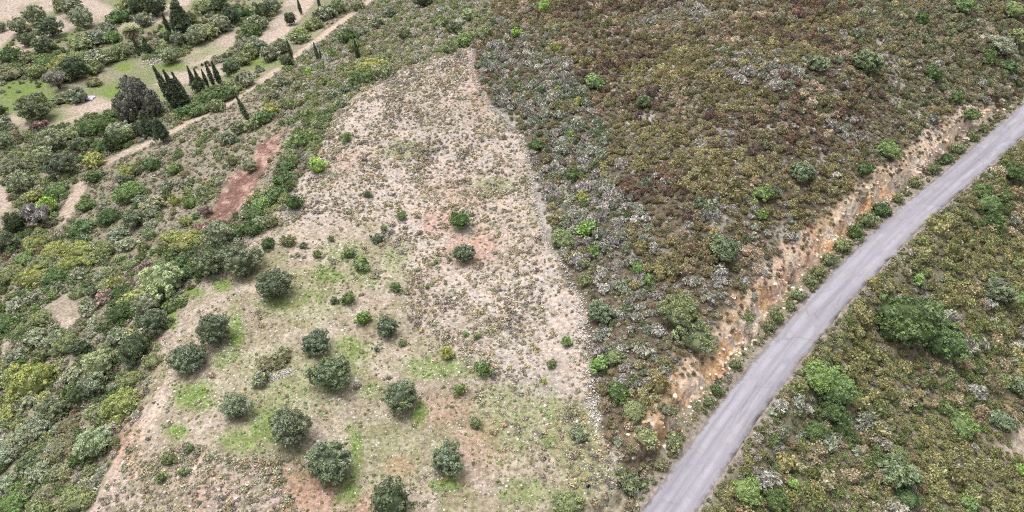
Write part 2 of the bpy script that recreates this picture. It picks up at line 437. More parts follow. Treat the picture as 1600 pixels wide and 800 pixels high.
def road_mat():
    m, nt, b, out = new_mat('worn_asphalt')
    uv = N(nt, 'ShaderNodeUVMap', uv_map='along')
    geo = N(nt, 'ShaderNodeNewGeometry'); pos = geo.outputs['Position']
    sx = N(nt, 'ShaderNodeSeparateXYZ'); nt.links.new(uv.outputs[0], sx.inputs[0])
    mp = N(nt, 'ShaderNodeMapping'); mp.inputs['Scale'].default_value = (1.6, .05, 1); nt.links.new(uv.outputs[0], mp.inputs[0])
    streak = tex_noise(nt, mp.outputs[0], 1.0, 5, .65)
    fine = tex_noise(nt, pos, 9, 4, .8); big = tex_noise(nt, pos, .22, 4, .6)
    c = mixc(nt, ramp(nt, streak, .3, .7), tuple(lin((156, 153, 161)) * .52), tuple(lin((182, 178, 188)) * .52))
    c = mixc(nt, 1.0, c, ramp(nt, fine, .25, .75, .86, 1.14), 'MULTIPLY')
    c = mixc(nt, ramp(nt, big, .45, .7, 0, .5), c, tuple(lin((160, 154, 158)) * .55))
    # wheel tracks polished paler, older patches darker
    ck = N(nt, 'ShaderNodeMath', operation='COSINE')
    nt.links.new(mul(nt, sx.outputs[0], 2.9), ck.inputs[0])
    c = mixc(nt, mul(nt, ramp(nt, ck.outputs[0], .2, -1, 0, .5), ramp(nt, tex_noise(nt, pos, .35, 3), .3, .6)), c, tuple(lin((198, 194, 204)) * .52))
    mp3 = N(nt, 'ShaderNodeMapping'); mp3.inputs['Scale'].default_value = (.38, .09, 1); nt.links.new(uv.outputs[0], mp3.inputs[0])
    pv = N(nt, 'ShaderNodeTexVoronoi'); pv.inputs['Scale'].default_value = 1.0; nt.links.new(mp3.outputs[0], pv.inputs['Vector'])
    c = mixc(nt, ramp(nt, pv.outputs['Color'], .55, .62, 0, .22), c, tuple(lin((138, 134, 142)) * .5))
    # gravel washed over the edge
    gv = N(nt, 'ShaderNodeMath', operation='ABSOLUTE'); nt.links.new(sx.outputs[0], gv.inputs[0])
    c = mixc(nt, mul(nt, ramp(nt, gv.outputs[0], HWID - 1.3, HWID, 0, .9), ramp(nt, tex_noise(nt, pos, 1.5, 6, .75), .52, .62)), c, tuple(lin((176, 162, 150)) * .55))
    # worn, dirty edges
    ab = N(nt, 'ShaderNodeMath', operation='ABSOLUTE'); nt.links.new(sx.outputs[0], ab.inputs[0])
    ad = N(nt, 'ShaderNodeMath', operation='ADD'); nt.links.new(ab.outputs[0], ad.inputs[0])
    nt.links.new(ramp(nt, tex_noise(nt, pos, .9, 4), .3, .7, -.4, .4), ad.inputs[1])
    c = mixc(nt, ramp(nt, ad.outputs[0], HWID - .45, HWID + .1, 0, .7), c, tuple(lin((132, 122, 122)) * .55))
    # cracks along the wheel tracks
    mp2 = N(nt, 'ShaderNodeMapping'); mp2.inputs['Scale'].default_value = (.9, .22, 1); nt.links.new(uv.outputs[0], mp2.inputs[0])
    vo = N(nt, 'ShaderNodeTexVoronoi', feature='DISTANCE_TO_EDGE'); vo.inputs['Scale'].default_value = .8
    wp = N(nt, 'ShaderNodeTexNoise'); wp.inputs['Scale'].default_value = 1.3; nt.links.new(mp2.outputs[0], wp.inputs['Vector'])
    nt.links.new(mixc(nt, .25, mp2.outputs[0], wp.outputs['Color']), vo.inputs['Vector'])
    crack = mul(nt, ramp(nt, vo.outputs['Distance'], .012, .03, 1, 0), ramp(nt, tex_noise(nt, pos, .12, 2), .48, .6))
    c = mixc(nt, mul(nt, crack, .3), c, tuple(lin((120, 114, 118)) * .5))
    nt.links.new(c, b.inputs['Base Color'])
    b.inputs['Roughness'].default_value = .85
    bp = N(nt, 'ShaderNodeBump'); bp.inputs['Strength'].default_value = .25; bp.inputs['Distance'].default_value = .02
    nt.links.new(fine, bp.inputs['Height']); nt.links.new(bp.outputs[0], b.inputs['Normal'])
    return m

def leaf_mat(name, transl=.18, spread=.55):
    m, nt, b, out = new_mat(name)
    t = N(nt, 'ShaderNodeAttribute', attribute_name='tint', attribute_type='INSTANCER')
    lf = N(nt, 'ShaderNodeAttribute', attribute_name='leaf')
    sx = N(nt, 'ShaderNodeSeparateColor'); nt.links.new(lf.outputs['Color'], sx.inputs[0])
    c = mixc(nt, 1.0, t.outputs['Color'], ramp(nt, sx.outputs[0], 0, 1, 1 - spread, 1 + spread), 'MULTIPLY')
    h = N(nt, 'ShaderNodeHueSaturation'); nt.links.new(c, h.inputs['Color'])
    nt.links.new(ramp(nt, sx.outputs[1], 0, 1, .487, .513), h.inputs['Hue']); nt.links.new(ramp(nt, sx.outputs[1], 0, 1, 1.0, .72), h.inputs['Saturation'])
    c = h.outputs[0]
    nt.links.new(c, b.inputs['Base Color']); b.inputs['Roughness'].default_value = .7
    tr = N(nt, 'ShaderNodeBsdfTranslucent'); nt.links.new(c, tr.inputs[0])
    mx = N(nt, 'ShaderNodeMixShader'); mx.inputs[0].default_value = transl
    nt.links.new(b.outputs[0], mx.inputs[1]); nt.links.new(tr.outputs[0], mx.inputs[2]); nt.links.new(mx.outputs[0], out.inputs[0])
    return m

def plain_mat(name, rgb, rough=.9, var=.25, scale=6.0, k=.6):
    m, nt, b, out = new_mat(name)
    tc = N(nt, 'ShaderNodeTexCoord')
    n = tex_noise(nt, tc.outputs['Object'], scale, 5, .65)
    base = lin(rgb) * k
    c = mixc(nt, ramp(nt, n, .3, .7), tuple(base * (1 - var)), tuple(base * (1 + var)))
    nt.links.new(c, b.inputs['Base Color']); b.inputs['Roughness'].default_value = rough
    bp = N(nt, 'ShaderNodeBump'); bp.inputs['Strength'].default_value = .5; bp.inputs['Distance'].default_value = .03
    nt.links.new(n, bp.inputs['Height']); nt.links.new(bp.outputs[0], b.inputs['Normal'])
    return m

M_SOIL, M_ROAD = ground_mat(), road_mat()
M_LEAF = leaf_mat('foliage', .18, .48); M_TWIG = leaf_mat('dry_twigs', .05, .5)
M_STONE = leaf_mat('pale_stone', 0.0, .25)
M_BARK = plain_mat('bark', (120, 108, 96), k=.5)
M_ROCK = plain_mat('limestone', (204, 186, 168), var=.35, scale=1.2, k=.55)

# ------------------------------------------------------------------ object helpers
def tag(o, label=None, cat=None, group=None, kind=None):
    if label: o['label'] = label
    if cat: o['category'] = cat
    if group: o['group'] = group
    if kind: o['kind'] = kind
    return o

def mesh_np(name, V, F, mats, leaf=None, smooth=False, mi=None):
    me = bpy.data.meshes.new(name)
    V = np.asarray(V, np.float32)
    me.vertices.add(len(V)); me.vertices.foreach_set('co', V.ravel())
    F = np.asarray(F, np.int32)
    k = F.shape[1]
    me.loops.add(F.size); me.loops.foreach_set('vertex_index', F.ravel())
    me.polygons.add(len(F)); me.polygons.foreach_set('loop_start', np.arange(0, F.size, k, dtype=np.int32))
    if mi is not None: me.polygons.foreach_set('material_index', np.asarray(mi, np.int32))
    if smooth: me.polygons.foreach_set('use_smooth', np.ones(len(F), bool))
    for m in mats: me.materials.append(m)
    me.update(calc_edges=True)
    if leaf is not None:
        a = me.attributes.new('leaf', 'FLOAT_COLOR', 'FACE')
        a.data.foreach_set('color', np.c_[np.asarray(leaf, np.float32), np.ones(len(leaf), np.float32)].ravel().astype(np.float32))
    me.validate()
    return me

def link(name, data, parent=None, loc=None):
    o = bpy.data.objects.new(name, data); COL.objects.link(o)
    if parent is not None: o.parent = parent
    if loc is not None: o.location = loc
    return o

def tube(path, radii, n=6):
    V, F = [], []
    P = [Vector(p) for p in path]
    for i, p in enumerate(P):
        t = (P[min(i + 1, len(P) - 1)] - P[max(i - 1, 0)]).normalized()
        a = t.orthogonal().normalized(); b = t.cross(a)
        for k in range(n):
            q = 2 * math.pi * k / n
            V.append(p + (a * math.cos(q) + b * math.sin(q)) * radii[i])
    for i in range(len(P) - 1):
        for k in range(n):
            F.append((i * n + k, i * n + (k + 1) % n, (i + 1) * n + (k + 1) % n, (i + 1) * n + k))
    return [tuple(v) for v in V], F

def join_tubes(lst):
    V, F = [], []
    for v, f in lst:
        o = len(V); V += v; F += [tuple(i + o for i in q) for q in f]
    return np.array(V), np.array(F)

# ------------------------------------------------------------------ foliage
def unit(v): return v / np.maximum(np.linalg.norm(v, axis=-1, keepdims=True), 1e-9)

def leaves(rng, centres, radii, per, size, aspect=1.6, flat=1.0, jit=.5, thick=.25):
    """small leaf sprays on the outside of each clump"""
    C = np.repeat(centres, per, 0); R = np.repeat(radii, per)
    d = unit(rng.normal(size=C.shape)); d[:, 2] = np.where(rng.random(len(d)) < .6, np.abs(d[:, 2]), d[:, 2]); d = unit(d)
    rr = R * (1 - thick * rng.random(len(R)))
    p = C + d * rr[:, None] * np.array([1, 1, flat])
    nrm = unit(d + rng.normal(size=d.shape) * jit)
    t = unit(np.cross(nrm, rng.normal(size=d.shape))); bt = np.cross(nrm, t)
    s_ = size * (.6 + .8 * rng.random(len(R)))[:, None]
    a, b = t * s_ * aspect * .5, bt * s_ * .5
    V = np.stack([p - a - b * .5, p - a * .1 - b, p + a * 1.0, p - a * .1 + b], 1).reshape(-1, 3)
    F = np.arange(len(V)).reshape(-1, 4)
    cl = np.repeat(rng.random(len(centres)), per)
    lf = np.stack([np.clip(.5 + (cl - .5) * .6 + rng.normal(size=len(cl)) * .2, 0, 1), np.clip(np.repeat(rng.random(len(centres)), per) * .7 + rng.random(len(cl)) * .3, 0, 1), cl * 0], 1)
    return V, F, lf

def crown(rng, n, R, H, zc, cr, per, size, lobes=0, aspect=1.6, low=-.35, jit=.5, inner=.3, bumpy=1.0):
    """clumps over an uneven ellipsoid: R radius, H half height, zc centre height"""
    k = np.arange(n)
    ph = k * 2.39996 + rng.random(n) * .7
    cz = low + (1 - low) * (k + .5) / n + rng.normal(size=n) * .05
    cz = np.clip(cz, -1, 1)
    rxy = np.sqrt(np.maximum(0, 1 - cz ** 2))
    bump = 1 + bumpy * (.16 * np.sin(ph * 2 + rng.random() * 6) + .12 * np.sin(ph * 3 + 1 + rng.random() * 6)) + rng.normal(size=n) * .08
    if lobes: bump = bump + bumpy * .18 * np.cos(ph * lobes + rng.random() * 6)
    f = np.where(rng.random(n) < inner, rng.random(n) ** .5 * .75, .84)
    c = np.stack([np.cos(ph) * rxy * R * bump * f, np.sin(ph) * rxy * R * bump * f, zc + cz * H * f * (1 + rng.normal(size=n) * .07)], 1)
    r = cr * (.7 + .6 * rng.random(n))
    return leaves(rng, c, r, per, size, aspect, .85, jit)

def core(rng, R, H, zc, seg=9, rings=5):
    V, F = [], []
    for i in range(rings + 1):
        a = math.pi * i / rings
        for k in range(seg):
            q = 2 * math.pi * k / seg
            s_ = 1 + .12 * rng.normal()
            V.append((R * math.sin(a) * math.cos(q) * s_, R * math.sin(a) * math.sin(q) * s_, zc + H * math.cos(a)))
    for i in range(rings):
        for k in range(seg):
            F.append((i * seg + k, (i + 1) * seg + k, (i + 1) * seg + (k + 1) % seg, i * seg + (k + 1) % seg))
    F = np.array(F)
    return np.array(V), F, np.tile([.25, .5, 0], (len(F), 1)) + rng.normal(size=(len(F), 1)) * .06

def merge(*parts):
    V, F, L, o = [], [], [], 0
    for v, f, l in parts:
        V.append(v); F.append(f + o); L.append(l); o += len(v)
    return np.concatenate(V), np.concatenate(F), np.concatenate(L)

def trunk_mesh(rng, h, r, R, zc, limbs=6):
    lst = []
    top = Vector((rng.normal() * .1, rng.normal() * .1, h))
    lst.append(tube([(0, 0, -.35), (0, 0, h * .25), tuple(top * .6), tuple(top)], [r * 1.5, r, r * .8, r * .6], 7))
    for i in range(limbs):
        q = 2 * math.pi * i / limbs + rng.random()
        e = Vector((math.cos(q) * R * .65, math.sin(q) * R * .65, zc + rng.random() * R * .35))
        m_ = top.lerp(e, .5) + Vector((0, 0, .12 * R))
        lst.append(tube([tuple(top * .8), tuple(m_), tuple(e)], [r * .5, r * .3, r * .1], 5))
    return join_tubes(lst)

# every family: list of (crown mesh, wood mesh); unit diameter 1
FAM = {}
def fam(name, n, fn):
    out = []
    for i in range(n):
        rng = np.random.default_rng(abs(hash(name)) % 1000 * 0 + sum(map(ord, name)) * 31 + i)
        (V, F, L), wood = fn(rng)
        cm = mesh_np(name + '_crown', V, F, [M_LEAF], L)
        wm = mesh_np(name + '_wood', wood[0], wood[1], [M_BARK], smooth=True) if wood is not None else None
        out.append((cm, wm))
    FAM[name] = out

FH = {'olive': .92, 'round': .9, 'bush': .6, 'feather': .64, 'small': .72, 'cypress': 1, 'conifer': 1, 'dead': .75}
fam('olive', 4, lambda g: (merge(crown(g, 78, .47, .44, .45, .085, 26, .045, 3, 1.9, -.9, .5, .25, .55), core(g, .33, .31, .43)), trunk_mesh(g, .2, .035, .45, .38)))
fam('oliveL', 5, lambda g: (merge(crown(g, 130, .47, .44, .45, .075, 44, .028, 3, 2.0, -.92, .5, .25, .2 + .7 * g.random()), core(g, .33, .31, .43)), trunk_mesh(g, .2, .035, .45, .38)))
fam('round', 4, lambda g: (merge(crown(g, 66, .46, .42, .44, .1, 26, .05, 0, 1.4, -.85), core(g, .34, .32, .42)), trunk_mesh(g, .16, .03, .45, .36)))
fam('roundL', 3, lambda g: (merge(crown(g, 110, .46, .42, .44, .08, 44, .03, 0, 1.5, -.9), core(g, .34, .32, .42)), trunk_mesh(g, .16, .03, .45, .36)))
fam('bush', 6, lambda g: (merge(crown(g, 44, .46, .36, .22, .115, 26, .055, 2, 1.5, -.5), core(g, .36, .26, .2)), trunk_mesh(g, .1, .022, .4, .2, 5)))
fam('bushL', 6, lambda g: (merge(crown(g, 130, .46, .36, .22, .07, 44, .026, 3, 1.5, -.5), core(g, .37, .27, .2)), trunk_mesh(g, .1, .022, .4, .2, 5)))
fam('feather', 4, lambda g: (merge(crown(g, 60, .45, .36, .3, .1, 24, .065, 4, 2.6, -.6, .9, .4), core(g, .32, .26, .26)), trunk_mesh(g, .12, .02, .42, .24, 7)))
fam('featherL', 3, lambda g: (merge(crown(g, 110, .45, .36, .3, .08, 40, .04, 4, 2.6, -.6, .9, .4), core(g, .32, .26, .26)), trunk_mesh(g, .12, .02, .42, .24, 7)))
fam('small', 5, lambda g: (merge(crown(g, 26, .44, .38, .3, .14, 30, .075, 2, 1.4, -.7), core(g, .34, .3, .28)), trunk_mesh(g, .1, .02, .4, .25, 4)))

def cypress(g):
    n = 46; k = (np.arange(n) + .5) / n
    z = .06 + .92 * k; r = .085 * np.sin(np.clip(k * 1.05 + .05, 0, 1) ** .62 * math.pi) ** .75 + .006
    q = np.arange(n) * 2.4
    c = np.stack([np.cos(q) * r * .55, np.sin(q) * r * .55, z], 1)
    V, F, L = leaves(g, c, np.maximum(r * .75, .012), 34, .03, 2.2, 1.5, .6)
    return (V, F, L), tube_np([(0, 0, -.04), (0, 0, .3), (0, 0, .8)], [.02, .015, .005])
def tube_np(p, r, n=6):
    v, f = tube(p, r, n); return np.array(v), np.array(f)
fam('cypress', 3, cypress)
def conifer(g):
    n = 80; k = g.random(n) ** .8
    z = .1 + .85 * k; r = .26 * (1 - k) ** .75 + .02
    q = g.random(n) * 6.283
    c = np.stack([np.cos(q) * r * .8, np.sin(q) * r * .8, z], 1)
    V, F, L = leaves(g, c, np.maximum(.075 * (1.2 - k), .03), 40, .045, 2.0, .7, .7)
    V2, F2, L2 = core(g, .13, .38, .45)
    return merge((V, F, L), (V2, F2, L2)), tube_np([(0, 0, -.04), (0, 0, .5), (0, 0, .95)], [.03, .02, .005])
fam('conifer', 3, conifer)
def dead(g):
    lst, tips = [], []
    for i in range(9):
        q = i * .7 + g.random(); 
        e = Vector((math.cos(q) * .4 * g.uniform(.5, 1), math.sin(q) * .4 * g.uniform(.5, 1), g.uniform(.4, .75)))
        m_ = e * .45 + Vector((0, 0, .12))
        lst.append(tube([(0, 0, -.05), tuple(m_), tuple(e)], [.03, .017, .006], 5))
        for j in range(9):
            b0 = m_.lerp(e, g.uniform(.1, 1)); d = Vector(g.normal(size=3)); d.z = abs(d.z) * .8; d.normalize()
            b1 = b0 + d * g.uniform(.1, .22)
            lst.append(tube([tuple(b0), tuple(b0.lerp(b1, .5) + Vector(g.normal(size=3)) * .015), tuple(b1)], [.007, .005, .002], 3))
            tips.append(tuple(b1)); tips.append(tuple(b0.lerp(b1, .5)))
    V, F, L = leaves(g, np.array(tips), np.full(len(tips), .06), 16, .05, 4.5, 1, 1.5, .9)
    return (V, F, L), join_tubes(lst)
fam('dead', 2, dead)

# scrub: single meshes, instanced in the thousands (unit diameter 1)
def scrub_mesh(name, i, n, per, size, aspect, H, jit, mat, cr=.2, corer=.36):
    g = np.random.default_rng(sum(map(ord, name)) + 77 * i)
    parts = [crown(g, n, .4, H, .16, cr, per, size, 2, aspect, -.15, jit, .2)]
    if corer: parts.append(core(g, corer, H * .85, .1, 8, 4))
    V, F, L = merge(*parts)
    V[:, 2] = np.maximum(V[:, 2], -.12)
    return mesh_np(name, V, F, [mat], L)
HEATH = [scrub_mesh('heath_shrub', i, 15, 24, .075, 1.4, .38, .6, M_LEAF, .16) for i in range(6)]
TWIGS = [scrub_mesh('twig_shrub', i, 16, 20, .065, 3.0, .36, 1.1, M_TWIG, .16, .28) for i in range(5)]
CUSH = [scrub_mesh('cushion_plant', i, 7, 13, .15, 1.4, .36, .6, M_TWIG, .22, .36) for i in range(5)]
def stone_mesh(i):
    bm = bmesh.new(); bmesh.ops.create_icosphere(bm, subdivisions=1, radius=.5)
    g = random.Random(i)
    sx, sy, sz = g.uniform(.8, 1.2), g.uniform(.6, 1), g.uniform(.45, .75)
    for v in bm.verts:
        v.co = Vector((v.co.x * sx, v.co.y * sy, v.co.z * sz)) * g.uniform(.75, 1.15)
    me = bpy.data.meshes.new('stone'); bm.to_mesh(me); bm.free(); me.materials.append(M_STONE)
    a = me.attributes.new('leaf', 'FLOAT_COLOR', 'FACE')
    a.data.foreach_set('color', np.tile([.5, .5, .5, 1], (len(me.polygons), 1)).ravel().astype(np.float32))
    return me
STONES = [stone_mesh(i) for i in range(5)]

# ------------------------------------------------------------------ the ground sheet
def build_ground():
    nx, ny = 640, 600
    t = np.linspace(0, 1, ny)
    ys = 18 + 330 * (t * .45 + .55 * t ** 2)
    far = np.array([370, 400, 440, 520, 700, 1100, 2000, 4000.]); near = np.array([-4000, -1500, -500, -150, -40, -5, 8.])
    ys = np.r_[near, ys, far]
    sx = np.linspace(-1, 1, nx)
    side = np.array([1.06, 1.15, 1.35, 1.8, 3, 6, 14])
    sx = np.r_[-side[::-1], sx, side]
    hw = 62 + .82 * np.clip(ys, 18, 380)
    X = sx[None] * hw[:, None]; Y = np.repeat(ys[:, None], len(sx), 1)
    Z = np.zeros_like(X)
    for i in range(0, len(ys), 60): Z[i:i + 60] = height(X[i:i + 60], Y[i:i + 60])
    V = np.stack([X, Y, Z], -1).reshape(-1, 3)
    ny_, nx_ = X.shape
    idx = np.arange(ny_ * nx_).reshape(ny_, nx_)
    F = np.stack([idx[:-1, :-1], idx[:-1, 1:], idx[1:, 1:], idx[1:, :-1]], -1).reshape(-1, 4)
    me = mesh_np('ground', V, F, [M_SOIL], smooth=True)
    C, S, G, K = [], [], [], []
    for i in range(0, len(V), 60000):
        c, s_, g, k_ = surface(V[i:i + 60000, 0], V[i:i + 60000, 1], V[i:i + 60000, 2]); C.append(c); S.append(s_); G.append(g); K.append(k_)
    C = np.concatenate(C); S = np.concatenate(S); G = np.concatenate(G)
    a = me.attributes.new('soil', 'FLOAT_COLOR', 'POINT'); a.data.foreach_set('color', np.c_[C, np.ones(len(C))].astype(np.float32).ravel())
    a = me.attributes.new('stony', 'FLOAT', 'POINT'); a.data.foreach_set('value', S.astype(np.float32))
    a = me.attributes.new('grassy', 'FLOAT', 'POINT'); a.data.foreach_set('value', G.astype(np.float32))
    a = me.attributes.new('rocky', 'FLOAT', 'POINT'); a.data.foreach_set('value', np.concatenate(K).astype(np.float32))
    tag(link('ground', me), kind='structure')
build_ground()

# ------------------------------------------------------------------ the road
def build_road():
    s_ = np.r_[0, np.cumsum(np.hypot(*np.diff(axis[:, :2], axis=0).T))]
    q = np.arange(0, s_[-1], .6)
    A = np.stack([np.interp(q, s_, axis[:, k]) for k in range(3)], 1)
    T = np.gradient(A[:, :2], axis=0); T = T / np.linalg.norm(T, axis=1)[:, None]
    Nn = np.stack([-T[:, 1], T[:, 0]], 1)
    cols = np.array([-1, -.97, -.7, -.35, 0, .35, .7, .97, 1])
    V, UV = [], []
    for j, c in enumerate(cols):
        off = c * HWID
        wob = np.zeros(len(q))
        if abs(c) > .9: wob = (fbm(q * .6, q * 0 + j * 9, 3, 4) - .5) * .55 * np.sign(c)
        o = off + wob
        z = A[:, 2] + .03 + .04 * (1 - c * c) - (.1 if abs(c) == 1 else 0)
        V.append(np.c_[A[:, :2] + Nn * o[:, None], z]); UV.append(np.c_[o, q])
    V = np.stack(V, 1); UV = np.stack(UV, 1)
    n, m = V.shape[:2]
    idx = np.arange(n * m).reshape(n, m)
    F = np.stack([idx[:-1, :-1], idx[1:, :-1], idx[1:, 1:], idx[:-1, 1:]], -1).reshape(-1, 4)[:, ::-1]
    me = mesh_np('road', V.reshape(-1, 3), F, [M_ROAD], smooth=True)
    uvl = me.uv_layers.new(name='along')
    li = np.zeros(len(me.loops), np.int32); me.loops.foreach_get('vertex_index', li)
    uvl.data.foreach_set('uv', UV.reshape(-1, 2)[li].astype(np.float32).ravel())
    tag(link('road', me), kind='structure')
build_road()

# ------------------------------------------------------------------ plants one can pick out
LF = 1.4
KINDS = {  # kind: object name, category, family, colour as seen, height / width, words
 'olive':  ('olive_tree', 'tree', 'olive', (122, 128, 98), 1.0, 'grey green olive tree'),
 'olived': ('olive_tree', 'tree', 'olive', (95, 105, 78), .95, 'deep green olive tree'),
 'pale':   ('olive_tree', 'tree', 'olive', (140, 152, 108), 1.0, 'pale silvery green tree'),
 'dark':   ('evergreen_tree', 'tree', 'round', (74, 85, 57), 1.0, 'dark green evergreen tree'),
 'rgreen': ('evergreen_tree', 'tree', 'round', (80, 102, 56), 1.05, 'deep green lobed tree'),
 'big':    ('evergreen_tree', 'tree', 'olive', (96, 95, 84), 1.6, 'tall dark grey brown tree'),
 'green':  ('green_bush', 'bush', 'bush', (100, 121, 66), .8, 'fresh green bush'),
 'deep':   ('green_bush', 'bush', 'bush', (80, 99, 56), .8, 'deep green bush'),
 'mid':    ('green_bush', 'bush', 'bush', (112, 120, 78), .8, 'olive green bush'),
 'yellow': ('yellow_green_bush', 'bush', 'bush', (126, 131, 68), .75, 'yellow green bush'),
 'lime':   ('lime_green_bush', 'bush', 'small', (122, 150, 60), 1.0, 'vivid lime green bush'),
 'grey':   ('grey_green_bush', 'bush', 'feather', (124, 130, 104), .75, 'feathery grey green bush'),
 'blue':   ('blue_green_bush', 'bush', 'feather', (102, 112, 82), .8, 'blue green bush'),
 'brown':  ('brown_bush', 'bush', 'bush', (110, 110, 78), .55, 'brownish olive bush'),
 'maroon': ('brown_bush', 'bush', 'feather', (122, 102, 92), .75, 'reddish brown half bare bush'),
 'dead':   ('leafless_tree', 'tree', 'dead', (150, 140, 134), 1.0, 'bare grey leafless tree'),
 'sbush':  ('round_bush', 'bush', 'small', (100, 116, 66), .9, 'small rounded green bush'),
 'syel':   ('round_bush', 'bush', 'small', (132, 138, 62), .9, 'small yellow green bush'),
 'sdark':  ('round_bush', 'bush', 'small', (88, 100, 70), .9, 'small dark green bush'),
 'sgreen': ('round_bush', 'bush', 'small', (98, 126, 58), .9, 'small bright green bush'),
 'cyp':    ('cypress_tree', 'tree', 'cypress', (78, 88, 66), 5.5, 'slender dark cypress'),
 'con':    ('conifer_tree', 'tree', 'conifer', (82, 94, 70), 1.75, 'dark pointed conifer'),
}
H = {}   # hand-written labels
